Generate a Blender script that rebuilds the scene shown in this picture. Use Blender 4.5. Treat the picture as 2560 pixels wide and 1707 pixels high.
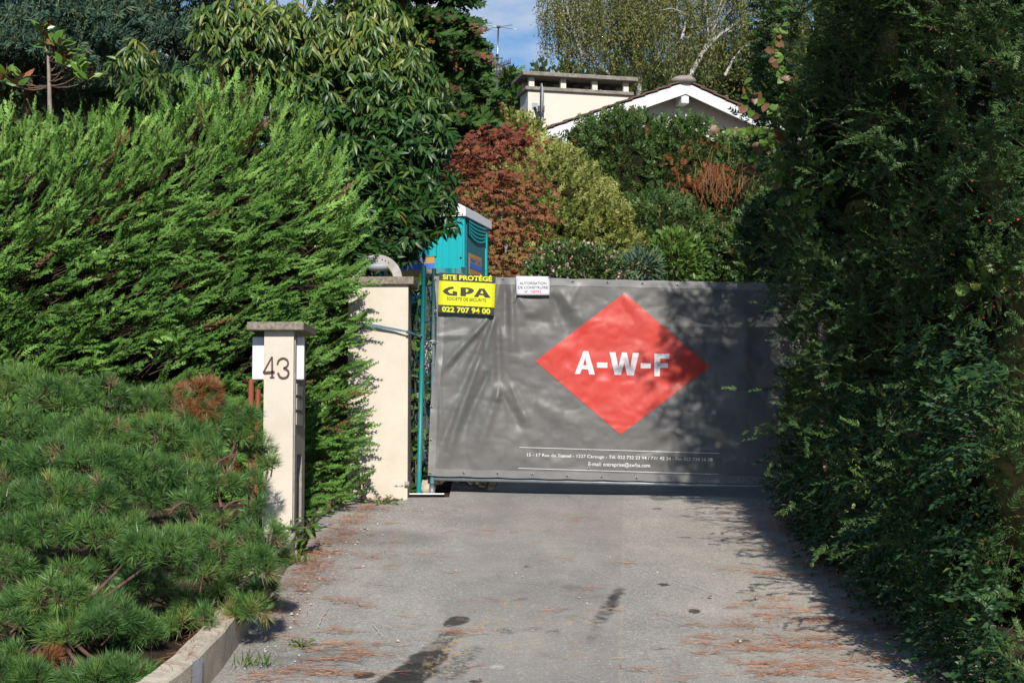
import bpy, bmesh, math, random
import numpy as np
from mathutils import Vector, Matrix

for _o in list(bpy.data.objects):
    bpy.data.objects.remove(_o)
scene = bpy.context.scene
COL = scene.collection
R = math.radians
rng = np.random.default_rng(43)
random.seed(43)

# ------------------------------------------------------------------ camera
F_PX, CX, CY, EYE = 3840.0, 1280.0, 853.5, 1.6      # photo is 2560 x 1707
TH = math.atan(241.5 / F_PX)                          # camera looks slightly up
cam_d = bpy.data.cameras.new('camera')
cam_d.sensor_width = 36.0
cam_d.lens = 36.0 * F_PX / 2560.0
cam_d.clip_start, cam_d.clip_end = 0.1, 2000
cam = bpy.data.objects.new('camera', cam_d)
COL.objects.link(cam)
cam.location = (0, 0, EYE)
cam.rotation_euler = (R(90) + TH, 0, 0)
scene.camera = cam

# ------------------------------------------------------------------ sky, sun, exposure
SUN = Vector((0.070, -1.0, 0.66)).normalized()         # direction towards the sun
SUN_EL = math.asin(SUN.z)
world = bpy.data.worlds.new('World')
scene.world = world
world.use_nodes = True
wn, wl = world.node_tree.nodes, world.node_tree.links
wn.clear()
sky = wn.new('ShaderNodeTexSky')
sky.sky_type = 'NISHITA'
sky.sun_disc = False
sky.sun_elevation = SUN_EL
sky.sun_rotation = math.atan2(SUN.x, SUN.y)
sky.air_density, sky.dust_density, sky.ozone_density = 1.1, 0.0, 6.0
tc = wn.new('ShaderNodeTexCoord')
mp = wn.new('ShaderNodeMapping')
mp.inputs['Scale'].default_value = (1.0, 1.0, 2.2)
mp.inputs['Location'].default_value = (0.9, 1.7, 0.5)
nz = wn.new('ShaderNodeTexNoise')
nz.inputs['Scale'].default_value = 5.5
nz.inputs['Detail'].default_value = 6
nz.inputs['Roughness'].default_value = 0.55
rp = wn.new('ShaderNodeValToRGB')
rp.color_ramp.elements[0].position = 0.57
rp.color_ramp.elements[1].position = 0.72
mx = wn.new('ShaderNodeMixRGB')
mx.inputs[2].default_value = (6.2, 6.6, 7.2, 1)
bg = wn.new('ShaderNodeBackground')
bg.inputs['Strength'].default_value = 0.095
wo = wn.new('ShaderNodeOutputWorld')
wl.new(tc.outputs['Generated'], mp.inputs[0]); wl.new(mp.outputs[0], nz.inputs['Vector'])
wl.new(nz.outputs['Fac'], rp.inputs[0]); wl.new(rp.outputs[0], mx.inputs[0])
wl.new(sky.outputs[0], mx.inputs[1]); wl.new(mx.outputs[0], bg.inputs[0]); wl.new(bg.outputs[0], wo.inputs[0])

sun_d = bpy.data.lights.new('sun', 'SUN')
sun_d.energy = 5.0
sun_d.angle = R(0.53)
sun_d.color = (1.0, 0.94, 0.86)
sun = bpy.data.objects.new('sun', sun_d)
COL.objects.link(sun)
sun.location = SUN * 60
sun.rotation_euler = SUN.to_track_quat('Z', 'Y').to_euler()

vs = scene.view_settings
vs.view_transform = 'Standard'
vs.look = 'None'
vs.exposure = 0.24
vs.gamma = 1.0
vs.use_curve_mapping = False
scene.render.engine = 'CYCLES'
cy = scene.cycles
cy.use_denoising = True
cy.max_bounces, cy.diffuse_bounces, cy.glossy_bounces = 6, 3, 2
cy.transmission_bounces, cy.transparent_max_bounces = 3, 6
cy.sample_clamp_indirect = 6.0
cy.use_adaptive_sampling = True
cy.adaptive_threshold = 0.015

# ------------------------------------------------------------------ small helpers
def P(px, py, Y):
    """point of the place seen at photo pixel (px, py), at depth Y"""
    u, v = (px - CX) / F_PX, (CY - py) / F_PX
    dy = math.cos(TH) - v * math.sin(TH)
    dz = math.sin(TH) + v * math.cos(TH)
    t = Y / dy
    return Vector((u * t, Y, EYE + dz * t))

def PPM(Y):
    return F_PX / Y                                    # photo pixels per metre at depth Y

def hill(y):
    y = np.asarray(y, float)
    return np.where(y < 5.14, 0.0, np.where(y < 40, 0.13 * (y - 5.14), 0.13 * 34.86 + 0.05 * (y - 40)))

def gz(x, y):
    return hill(y) - 0.018 * (np.clip(x, -6, 6) + 0.7) * np.clip((np.asarray(y, float) - 4) / 4, 0, 1)

def vnoise(p, scale=1.0, seed=0):
    p = np.asarray(p, float) * scale + seed * 17.31
    i = np.floor(p).astype(np.int64); f = p - i
    f = f * f * (3 - 2 * f)
    def h(a, b, c):
        n = (a * 374761393 + b * 668265263 + c * 2147483647 + seed * 144665) & 0x7fffffff
        n = ((n ^ (n >> 13)) * 1274126177) & 0x7fffffff
        return ((n ^ (n >> 16)) & 0xffff) / 65535.0
    r = 0
    for dx in (0, 1):
        for dy in (0, 1):
            for dz in (0, 1):
                w = (f[..., 0] if dx else 1 - f[..., 0]) * (f[..., 1] if dy else 1 - f[..., 1]) * (f[..., 2] if dz else 1 - f[..., 2])
                r = r + w * h(i[..., 0] + dx, i[..., 1] + dy, i[..., 2] + dz)
    return r

# ------------------------------------------------------------------ materials
MATS = {}
def new_mat(name):
    m = bpy.data.materials.new(name); m.use_nodes = True
    n, l = m.node_tree.nodes, m.node_tree.links
    n.clear()
    out = n.new('ShaderNodeOutputMaterial'); b = n.new('ShaderNodeBsdfPrincipled')
    l.new(b.outputs[0], out.inputs[0])
    MATS[name] = m
    return m, n, l, b, out

def pm(name, c1, c2=None, scale=6.0, rough=0.7, bump=0.0, bscale=60.0, spec=0.4, metal=0.0, detail=5, lo=0.35, hi=0.65):
    m, n, l, b, out = new_mat(name)
    b.inputs['Roughness'].default_value = rough
    b.inputs['Specular IOR Level'].default_value = spec
    b.inputs['Metallic'].default_value = metal
    b.inputs['Base Color'].default_value = (*c1, 1)
    tc = n.new('ShaderNodeTexCoord')
    if c2 is not None:
        t = n.new('ShaderNodeTexNoise'); t.inputs['Scale'].default_value = scale; t.inputs['Detail'].default_value = detail
        t.inputs['Roughness'].default_value = 0.65
        r = n.new('ShaderNodeValToRGB')
        r.color_ramp.elements[0].position, r.color_ramp.elements[1].position = lo, hi
        r.color_ramp.elements[0].color, r.color_ramp.elements[1].color = (*c1, 1), (*c2, 1)
        l.new(tc.outputs['Object'], t.inputs['Vector']); l.new(t.outputs['Fac'], r.inputs[0]); l.new(r.outputs[0], b.inputs['Base Color'])
    if bump:
        t2 = n.new('ShaderNodeTexNoise'); t2.inputs['Scale'].default_value = bscale; t2.inputs['Detail'].default_value = 3
        bp = n.new('ShaderNodeBump'); bp.inputs['Strength'].default_value = bump; bp.inputs['Distance'].default_value = 0.01
        l.new(tc.outputs['Object'], t2.inputs['Vector']); l.new(t2.outputs['Fac'], bp.inputs['Height']); l.new(bp.outputs[0], b.inputs['Normal'])
    return m

def leaf_mat(name, stops, rough=0.5, trans=0.3, spec=0.35, back=None):
    """stops: list of (v, colour); every leaf carries its own v"""
    m, n, l, b, out = new_mat(name)
    at = n.new('ShaderNodeAttribute'); at.attribute_name = 'v'
    r = n.new('ShaderNodeValToRGB')
    cr = r.color_ramp
    while len(cr.elements) < len(stops): cr.elements.new(0.5)
    for e, (p, c) in zip(cr.elements, sorted(stops)):
        e.position = p; e.color = (*c, 1)
    l.new(at.outputs['Fac'], r.inputs[0])
    colour = r.outputs[0]
    if back:
        g = n.new('ShaderNodeNewGeometry'); mxb = n.new('ShaderNodeMixRGB'); mxb.inputs[2].default_value = (*back, 1)
        l.new(g.outputs['Backfacing'], mxb.inputs[0]); l.new(colour, mxb.inputs[1]); colour = mxb.outputs[0]
    b.inputs['Roughness'].default_value = rough
    b.inputs['Specular IOR Level'].default_value = spec
    l.new(colour, b.inputs['Base Color'])
    tr = n.new('ShaderNodeBsdfTranslucent'); l.new(colour, tr.inputs[0])
    ms = n.new('ShaderNodeMixShader'); ms.inputs[0].default_value = trans
    l.new(b.outputs[0], ms.inputs[1]); l.new(tr.outputs[0], ms.inputs[2]); l.new(ms.outputs[0], out.inputs[0])
    return m

pm('cream_render', (0.53, 0.475, 0.39), (0.61, 0.55, 0.465), 2.5, 0.9, 0.35, 120, 0.1, detail=10)
pm('roughcast', (0.24, 0.225, 0.20), (0.34, 0.315, 0.28), 25, 0.95, 0.9, 120, 0.1)
pm('grit_concrete', (0.14, 0.12, 0.098), (0.30, 0.26, 0.21), 45, 0.95, 0.6, 110, 0.1, detail=8)
pm('pale_concrete', (0.32, 0.30, 0.27), (0.44, 0.425, 0.40), 14, 0.95, 0.4, 120, 0.1)
pm('wall_concrete', (0.38, 0.335, 0.26), (0.53, 0.475, 0.38), 9, 0.95, 0.5, 80, 0.1)
pm('grey_mortar', (0.36, 0.36, 0.38), (0.42, 0.42, 0.44), 9, 0.95, 0.3, 80, 0.1)
pm('old_concrete', (0.16, 0.145, 0.12), (0.27, 0.25, 0.21), 8, 0.95, 0.4, 40, 0.1)
pm('white_enamel', (0.62, 0.62, 0.64), None, rough=0.35, spec=0.5)
pm('bronze_paint', (0.065, 0.034, 0.026), (0.085, 0.048, 0.036), 30, 0.6)
pm('box_metal', (0.30, 0.285, 0.26), (0.34, 0.32, 0.285), 12, 0.5)
pm('rust_red', (0.20, 0.048, 0.020), (0.26, 0.07, 0.03), 18, 0.75, 0.2, 60)
pm('teal_paint', (0.004, 0.20, 0.20), (0.06, 0.18, 0.19), 9, 0.45, lo=0.5, hi=0.72)
pm('galvanised', (0.15, 0.185, 0.20), (0.21, 0.245, 0.26), 14, 0.45, spec=0.5, metal=0.25)
pm('galv_teal', (0.16, 0.20, 0.215), (0.05, 0.17, 0.175), 5, 0.45, spec=0.5, metal=0.1, lo=0.45, hi=0.6)
pm('steel', (0.42, 0.42, 0.43), None, rough=0.35, metal=0.8)
pm('dark_steel', (0.05, 0.05, 0.05), None, rough=0.6)
pm('strap_blue', (0.065, 0.13, 0.18), (0.10, 0.18, 0.235), 30, 0.6)
pm('cable_red', (0.5, 0.05, 0.02), None)
pm('print_white', (0.60, 0.60, 0.62), None, rough=0.6, spec=0.2)
pm('print_red', (0.50, 0.042, 0.030), (0.47, 0.055, 0.042), 2.2, 0.45, spec=0.4)
pm('sign_yellow', (0.62, 0.63, 0.015), None, rough=0.4)
pm('sign_black', (0.022, 0.024, 0.016), None, rough=0.4)
pm('sign_white', (0.60, 0.61, 0.64), None, rough=0.4)
pm('ink_grey', (0.09, 0.09, 0.11), None, rough=0.6)
pm('ink_pale', (0.45, 0.42, 0.48), None, rough=0.6)
pm('ink_red', (0.70, 0.10, 0.13), None, rough=0.6)
pm('turquoise', (0.004, 0.38, 0.42), (0.004, 0.36, 0.40), 2, 0.4, spec=0.5)
pm('turquoise_deep', (0.015, 0.15, 0.18), None, rough=0.4)
pm('toilet_white', (0.72, 0.73, 0.76), None, rough=0.5)
pm('sticker_orange', (0.46, 0.25, 0.065), None, rough=0.5)
pm('sticker_blue', (0.05, 0.16, 0.55), None, rough=0.5)
pm('pipe_grey', (0.30, 0.33, 0.36), None, rough=0.5)
pm('house_wall', (0.59, 0.55, 0.475), (0.62, 0.58, 0.505), 1.5, 0.9, 0.15, 60, 0.1)
pm('white_boards', (0.62, 0.615, 0.61), (0.36, 0.34, 0.32), 7, 0.8, lo=0.55, hi=0.75)
pm('roof_tile', (0.085, 0.055, 0.046), (0.15, 0.085, 0.065), 5, 0.9)
pm('ridge_mortar', (0.22, 0.19, 0.16), (0.30, 0.26, 0.22), 8, 0.95)
pm('flue_dark', (0.05, 0.045, 0.04), None, rough=0.9)  # even near-black colour of the flues
pm('bark_brown', (0.075, 0.05, 0.036), (0.14, 0.10, 0.075), 20, 0.95, 0.6, 60, 0.1)
pm('bark_pine', (0.085, 0.05, 0.036), (0.17, 0.11, 0.085), 25, 0.95, 0.6, 60, 0.1)
pm('bark_grey', (0.20, 0.17, 0.14), (0.30, 0.26, 0.22), 20, 0.9, 0.3, 60, 0.1)
pm('bark_birch', (0.42, 0.40, 0.37), (0.24, 0.22, 0.19), 3.5, 0.8, lo=0.5, hi=0.75)
pm('twig_shade', (0.012, 0.013, 0.007), (0.026, 0.024, 0.012), 14, 1.0, 0.8, 25, 0.0)  # twig core colour, taken to near-black to paint the shade inside foliage
pm('soil', (0.030, 0.022, 0.016), (0.070, 0.048, 0.034), 9, 1.0, 0.8, 40, 0.05)
pm('terracotta', (0.26, 0.075, 0.04), (0.30, 0.095, 0.05), 9, 0.85)
pm('rock', (0.34, 0.28, 0.20), (0.50, 0.43, 0.33), 18, 0.95, 0.5, 60)
pm('gravel', (0.28, 0.26, 0.24), (0.5, 0.48, 0.45), 3, 0.95)
pm('berry_red', (0.50, 0.03, 0.015), None, rough=0.35, spec=0.5)
pm('solar_grey', (0.05, 0.05, 0.055), (0.07, 0.07, 0.08), 20, 0.5)
leaf_mat('needle_litter', [(0.0, (0.22, 0.085, 0.045)), (0.5, (0.36, 0.16, 0.085)), (1.0, (0.50, 0.29, 0.17))], 0.8, 0.0, 0.1)

# ------------------------------------------------------------------ object helpers
def tag(o, label=None, cat=None, group=None, kind=None):
    if label: o['label'] = label
    if cat: o['category'] = cat
    if group: o['group'] = group
    if kind: o['kind'] = kind
    return o

def thing(name, label, cat, loc=(0, 0, 0), group=None):
    o = bpy.data.objects.new(name, None)
    o.empty_display_size = 0.2
    COL.objects.link(o)
    o.location = loc
    return tag(o, label, cat, group)

def adopt(o, parent):
    """parent keeps o where it is (all parts are modelled in place)"""
    if parent is not None:
        o.parent = parent
        if parent.type == 'EMPTY':
            o.matrix_parent_inverse = Matrix.Translation(-Vector(parent.location))
    return o

def link(name, me, mat, parent=None):
    o = bpy.data.objects.new(name, me)
    COL.objects.link(o)
    if mat is not None and len(me.materials) == 0:
        me.materials.append(MATS[mat] if isinstance(mat, str) else mat)
    return adopt(o, parent)

def mesh_from(name, verts, faces, mat, parent=None, smooth=False):
    me = bpy.data.meshes.new(name)
    me.from_pydata([tuple(v) for v in verts], [], [tuple(f) for f in faces])
    me.update()
    if smooth: me.polygons.foreach_set('use_smooth', [True] * len(me.polygons))
    return link(name, me, mat, parent)

def bm_obj(name, bm, mat, parent=None, smooth=False):
    me = bpy.data.meshes.new(name)
    bm.to_mesh(me); bm.free()
    if smooth: me.polygons.foreach_set('use_smooth', [True] * len(me.polygons))
    return link(name, me, mat, parent)

def np_mesh(name, V, Q, mat, parent=None, v=None, smooth=False):
    me = bpy.data.meshes.new(name)
    V = np.ascontiguousarray(V, np.float32); Q = np.ascontiguousarray(Q, np.int32)
    me.vertices.add(len(V)); me.vertices.foreach_set('co', V.ravel())
    k = Q.shape[1]
    me.loops.add(Q.size); me.loops.foreach_set('vertex_index', Q.ravel())
    me.polygons.add(len(Q))
    me.polygons.foreach_set('loop_start', np.arange(0, Q.size, k, dtype=np.int32))
    me.polygons.foreach_set('loop_total', np.full(len(Q), k, np.int32))
    if smooth: me.polygons.foreach_set('use_smooth', np.ones(len(Q), bool))
    me.update(calc_edges=True)
    if v is not None:
        a = me.attributes.new('v', 'FLOAT', 'POINT'); a.data.foreach_set('value', np.ascontiguousarray(v, np.float32))
    return link(name, me, mat, parent)

def box(name, c, s, mat, parent=None, bevel=0.0, rot=None, taper=None):
    bm = bmesh.new()
    bmesh.ops.create_cube(bm, size=1.0)
    bmesh.ops.scale(bm, vec=s, verts=bm.verts)
    if taper:
        for v in bm.verts:
            if v.co.z > 0: v.co.x *= taper; v.co.y *= taper
    if bevel: bmesh.ops.bevel(bm, geom=bm.edges[:], offset=bevel, segments=2, affect='EDGES', profile=0.6)
    if rot is not None: bmesh.ops.transform(bm, matrix=rot, verts=bm.verts)
    bmesh.ops.translate(bm, vec=c, verts=bm.verts)
    return bm_obj(name, bm, mat, parent)

def tube_np(pts, rad, n=8):
    pts = np.asarray([tuple(p) for p in pts], float); m = len(pts)
    rad = np.broadcast_to(np.asarray(rad, float), (m,))
    d = np.gradient(pts, axis=0) if m > 2 else np.repeat((pts[1] - pts[0])[None], 2, 0)
    d /= np.linalg.norm(d, axis=1)[:, None] + 1e-9
    ref = np.array([0, 0, 1.0]) if abs(d[0, 2]) < 0.9 else np.array([1.0, 0, 0])
    V = []
    for i in range(m):
        a = np.cross(d[i], ref); a /= np.linalg.norm(a) + 1e-9
        b = np.cross(d[i], a)
        t = np.arange(n) * 2 * math.pi / n
        V.append(pts[i] + rad[i] * (np.cos(t)[:, None] * a + np.sin(t)[:, None] * b))
    V = np.concatenate(V)
    Q = [(i * n + j, i * n + (j + 1) % n, (i + 1) * n + (j + 1) % n, (i + 1) * n + j) for i in range(m - 1) for j in range(n)]
    return V, np.array(Q, np.int64)

def tube(name, pts, rad, mat, parent=None, n=8, cap=True):
    V, Q = tube_np(pts, rad, n)
    faces = [tuple(q) for q in Q]
    if cap:
        faces.append(tuple(range(n))); faces.append(tuple(range(len(V) - 1, len(V) - 1 - n, -1)))
    return mesh_from(name, V, faces, mat, parent, smooth=True)

CULL = True
class Bag:
    """collects quads with a per-vertex v value"""
    def __init__(s): s.V, s.Q, s.v, s.n = [], [], [], 0
    def add(s, V, Q, v=0.5):
        V = np.asarray(V, float)
        s.V.append(V); s.Q.append(np.asarray(Q) + s.n); s.v.append(np.broadcast_to(np.asarray(v, float), (len(V),))); s.n += len(V)
    def tube(s, pts, rad, n=5, v=0.5): s.add(*tube_np(pts, rad, n), v)
    def scatter(s, tm, pos, ax, nor, scale, v):
        """tm = (verts, quads): template along +x, normal +z"""
        tv, tq = tm
        pos = np.asarray(pos, float); N = len(pos)
        if N == 0: return
        # foliage far outside the view is left out
        sx = CX + F_PX * pos[:, 0] / pos[:, 1]; sy = 1095 - F_PX * (pos[:, 2] - EYE) / pos[:, 1]
        ok = ((sx > -150) & (sx < 2710) & (sy > -190) & (sy < 1830)) | (not CULL)
        if not ok.all():
            ax, nor = np.broadcast_to(ax, (N, 3))[ok], np.broadcast_to(nor, (N, 3))[ok]
            scale, v = np.broadcast_to(scale, (N,))[ok], np.broadcast_to(v, (N,))[ok]; pos = pos[ok]; N = len(pos)
            if N == 0: return
        X = ax / (np.linalg.norm(ax, axis=1)[:, None] + 1e-9)
        Z = nor - (nor * X).sum(1)[:, None] * X
        Z /= np.linalg.norm(Z, axis=1)[:, None] + 1e-9
        Y = np.cross(Z, X)
        sc = np.broadcast_to(np.asarray(scale, float), (N,))[:, None, None]
        W = pos[:, None] + sc * (tv[None, :, 0:1] * X[:, None] + tv[None, :, 1:2] * Y[:, None] + tv[None, :, 2:3] * Z[:, None])
        k = len(tv)
        Q = tq[None] + (np.arange(N) * k)[:, None, None]
        vv = np.broadcast_to(np.asarray(v, float), (N,))
        s.add(W.reshape(-1, 3), Q.reshape(-1, 4), np.repeat(vv, k))
    def build(s, name, mat, parent=None, smooth=False, stuff=False):
        o = np_mesh(name, np.concatenate(s.V), np.concatenate(s.Q), mat, parent, np.concatenate(s.v), smooth)
        if stuff: o['kind'] = 'stuff'
        return o

class Coll:
    """gathers instances, scatters them in one go"""
    def __init__(s): s.a = []
    def add(s, pos, ax, nor, sc, v):
        n = len(pos); s.a.append((np.asarray(pos, float), np.broadcast_to(ax, (n, 3)), np.broadcast_to(nor, (n, 3)), np.broadcast_to(sc, (n,)), np.broadcast_to(v, (n,))))
    def flush(s, bag, tms): scatter_mix(bag, tms, *(np.concatenate([q[i] for q in s.a]) for i in range(5)))

def unit(a): return a / (np.linalg.norm(a, axis=-1, keepdims=True) + 1e-9)
def rnd(n, s=1.0): return rng.normal(0, s, (n, 3))

# ------------------------------------------------------------------ leaf templates (unit length along +x)
def t_lens(w=0.4, fold=0.06, droop=0.0):
    V = np.array([[0, 0, 0], [0.45, -w / 2, fold], [1, 0, -droop], [0.45, w / 2, fold], [0.45, 0, -droop * 0.25]], float)
    return V, np.array([[0, 1, 2, 4], [0, 4, 2, 3]])

def t_leaf(w=0.36, fold=0.05, droop=0.15, tipw=0.7):
    V = np.array([[0, 0, 0],
                  [0.30, -w / 2, fold - droop * .06], [0.30, 0, -droop * .06], [0.30, w / 2, fold - droop * .06],
                  [0.68, -w / 2 * tipw, fold * .8 - droop * .42], [0.68, 0, -droop * .42], [0.68, w / 2 * tipw, fold * .8 - droop * .42],
                  [1, 0, -droop]], float)
    return V, np.array([[0, 1, 2, 3], [1, 4, 5, 2], [2, 5, 6, 3], [4, 7, 6, 5]])

def t_round(w=0.85, fold=0.07, droop=0.12):
    V = np.array([[0, 0, 0], [-.05, -w * .3, fold], [0.30, -w / 2, fold], [0.68, -w * .36, fold * .6 - droop * .4], [1, 0, -droop],
                  [0.68, w * .36, fold * .6 - droop * .4], [0.30, w / 2, fold], [-.05, w * .3, fold], [0.4, 0, -.02]], float)
    return V, np.array([[0, 1, 2, 8], [8, 2, 3, 4], [8, 4, 5, 6], [0, 8, 6, 7]])

def rhomb(bag, p, d, n, L, w):
    """thin pointed blade"""
    d = d / np.linalg.norm(d); s = np.cross(n, d); s /= np.linalg.norm(s) + 1e-9
    p = np.asarray(p, float)
    i = sum(len(x) for x in bag[0])
    bag[0].append(np.array([p, p + d * L * .4 - s * w / 2, p + d * L, p + d * L * .4 + s * w / 2]))
    bag[1].append([i, i + 1, i + 2, i + 3])

def t_frond(seed, n2=6, n3=1, ang=0.50, spread=0.34, w=0.052):
    r = np.random.default_rng(seed); bag = ([], [])
    up = np.array([0, 0, 1.0])
    rhomb(bag, (0, 0, 0), np.array([1, 0, 0.04]), up, 1.0, w * 1.1)
    for i in range(n2):
        t = 0.10 + 0.82 * i / n2
        for sd in (-1, 1):
            tt = t + r.uniform(-.03, .03)
            L = spread * (1 - tt * .80) * r.uniform(.75, 1.15) * min(1, .45 + tt * 2.5)
            a = ang * r.uniform(.8, 1.2)
            d = np.array([math.cos(a), sd * math.sin(a), r.normal(.02, .16)])
            p = np.array([tt, 0, .04 * tt]); rhomb(bag, p, d, up + r.normal(0, .35, 3), L, w)
            for k in range(n3):
                for s3 in (-1, 1):
                    q = p + d * L * (.25 + .5 * k / max(1, n3 - .5)) ; a3 = a * sd + s3 * .6
                    rhomb(bag, q, np.array([math.cos(a3), math.sin(a3), r.normal(.05, .18)]), up + r.normal(0, .4, 3), L * .42 * (1 - .3 * k), w * .8)
    return np.concatenate(bag[0]), np.array(bag[1])

def t_shoot(seed, n=8, L=0.26, w=0.078, ang=1.0, flat=0.25):
    """two-ranked needle shoot (yew)"""
    r = np.random.default_rng(seed); bag = ([], [])
    up = np.array([0, 0, 1.0])
    rhomb(bag, (0, 0, 0), np.array([1, 0, 0.0]), up, 1.0, w * .5)
    for i in range(n):
        t = 0.05 + 0.9 * i / n
        for sd in (-1, 1):
            a = ang * (1 - .45 * t) * r.uniform(.85, 1.15)
            rhomb(bag, (t, 0, 0), np.array([math.cos(a), sd * math.sin(a), r.normal(.08, flat)]), up + r.normal(0, .3, 3), L * (1.05 - .35 * t) * r.uniform(.8, 1.1), w)
    return np.concatenate(bag[0]), np.array(bag[1])

def t_tuft(seed, n=52, w=0.034, axis=0.42, lo=0.30, hi=1.45):
    """pine shoot: needles all round an axis, needle length 1"""
    r = np.random.default_rng(seed); bag = ([], [])
    for i in range(n):
        t = r.uniform(0, 1) ** .8; ph = r.uniform(0, 2 * math.pi)
        a = (hi + (lo - hi) * t) * r.uniform(.8, 1.15)
        d = np.array([math.cos(a), math.sin(a) * math.cos(ph), math.sin(a) * math.sin(ph)])
        rhomb(bag, (t * axis, 0, 0), d, r.normal(0, 1, 3), r.uniform(.75, 1.05), w)
    return np.concatenate(bag[0]), np.array(bag[1])

def t_palm(seed, lobes=5, w=0.26):
    r = np.random.default_rng(seed); bag = ([], [])
    for k in range(lobes):
        a = (k - (lobes - 1) / 2) * 0.62
        rhomb(bag, (0, 0, 0), np.array([math.cos(a), math.sin(a), -.18 - r.uniform(0, .2)]), np.array([0, 0, 1.0]) + r.normal(0, .2, 3), 1 - .11 * abs(k - (lobes - 1) / 2) ** 1.5, w)
    return np.concatenate(bag[0]), np.array(bag[1])

LENS = t_lens(); LEAF = t_leaf(); ROUND = t_round()
FRONDS = [t_frond(i) for i in range(5)]
FRONDS_FAR = [t_frond(20 + i, 5, 0, .65, .5, .13) for i in range(3)]
SHOOTS = [t_shoot(i) for i in range(4)]
SHOOTS_FAR = [t_shoot(30 + i, 4, .40, .17) for i in range(3)]
TUFTS = [t_tuft(i) for i in range(4)]
TUFTS_FAR = [t_tuft(40 + i, 9, .16, .8, .5, 1.3) for i in range(3)]
PALMS = [t_palm(i) for i in range(3)]

def scatter_mix(bag, tms, pos, ax, nor, scale, v):
    pos = np.asarray(pos); N = len(pos)
    k = rng.integers(0, len(tms), N)
    scale = np.broadcast_to(scale, (N,)); v = np.broadcast_to(v, (N,))
    for i, t in enumerate(tms):
        m = k == i
        bag.scatter(t, pos[m], ax[m], nor[m], scale[m], v[m])

def ell_surface(c, r, n, lo=-1.0):
    """points and outward normals on an ellipsoid shell, kept where normal z > lo"""
    d = unit(rnd(int(n * 2.2) + 8)); d = d[d[:, 2] > lo][:n]
    c = np.asarray(c); r = np.asarray(r)
    return c + d * r, unit(d / r)

def lump(name, c, r, mat, parent=None, amp=0.25, seed=0, sub=3):
    """closed uneven mass: stones, and shrub cores coloured as dark as inner shade"""
    bm = bmesh.new(); bmesh.ops.create_icosphere(bm, subdivisions=sub, radius=1.0)
    P0 = np.array([v.co[:] for v in bm.verts]); k = 1 + amp * (vnoise(P0, 2.3, seed) * 2 - 1)
    for v, q in zip(bm.verts, P0 * k[:, None] * np.asarray(r) + np.asarray(c)): v.co = q
    return bm_obj(name, bm, mat, parent, smooth=True)

def place(name, me, pos, ax, nor, s, parent, v=None):
    """one leaf object sharing its mesh"""
    X = Vector(ax).normalized(); Z = Vector(nor); Z = (Z - X * Z.dot(X)).normalized(); Y = Z.cross(X)
    o = bpy.data.objects.new(name, me); COL.objects.link(o)
    M = Matrix((( *(X * s), 0), ( *(Y * s), 0), ( *(Z * s), 0), (0, 0, 0, 1))).transposed()
    M.translation = Vector(pos)
    adopt(o, parent); o.matrix_basis = M
    return o

def leaf_mesh(name, tm, mat, v):
    V, Q = tm
    me = bpy.data.meshes.new(name); me.from_pydata(V.tolist(), [], Q.tolist()); me.update()
    a = me.attributes.new('v', 'FLOAT', 'POINT'); a.data.foreach_set('value', np.full(len(V), v, np.float32))
    me.polygons.foreach_set('use_smooth', [True] * len(me.polygons))
    me.materials.append(MATS[mat]); return me

# ================================================================== THE SETTING
# ---- ground: one sheet to the horizon
def grid_mesh(name, xs, ys, zf, mat, parent=None, smooth=True):
    X, Y = np.meshgrid(xs, ys)
    V = np.stack([X, Y, zf(X, Y)], -1).reshape(-1, 3)
    nx, ny = len(xs), len(ys)
    i = np.arange(ny - 1)[:, None] * nx + np.arange(nx - 1)[None]
    Q = np.stack([i, i + 1, i + nx + 1, i + nx], -1).reshape(-1, 4)
    return np_mesh(name, V, Q, mat, parent, None, smooth)

def bank(x, y):
    """planting beds beside the drive stand a little higher"""
    l = np.clip((-1.66 - x) / 0.25, 0, 1) * np.clip((y - 5.8) / 1.2, 0, 1) * np.clip((13.0 - y) / .4, 0.25, 1)
    r = np.clip((x - 2.55) / 0.5, 0, 1) * np.clip((y - 5) / 1.5, 0, 1)
    return 0.13 * l + 0.16 * r

xs = np.concatenate([np.linspace(-900, -12, 14), np.linspace(-10, 10, 101), np.linspace(12, 900, 14)])
ys = np.concatenate([np.linspace(-900, -20, 10), np.linspace(-15, 24, 79), np.linspace(26, 60, 18), np.linspace(70, 1400, 20)])
g = grid_mesh('ground', xs, ys, lambda X, Y: gz(X, Y) - 0.012 + bank(X, Y) + 0.03 * (vnoise(np.stack([X, Y, 0 * X], -1), 2.5, 3) - .5) * ((X < -1.7) | (X > 2.6)), 'soil')
tag(g, 'brown soil ground rising behind the drive', kind='structure')

# ---- driveway material: worn asphalt with a smoother middle lane, a joint, oil stains and sandy spots
def N_(n, l, op, a, b=None, c=None):
    m = n.new('ShaderNodeMath'); m.operation = op
    for i, s in enumerate((a, b, c)):
        if s is None: continue
        if isinstance(s, (int, float)): m.inputs[i].default_value = s
        else: l.new(s, m.inputs[i])
    return m.outputs[0]

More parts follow.
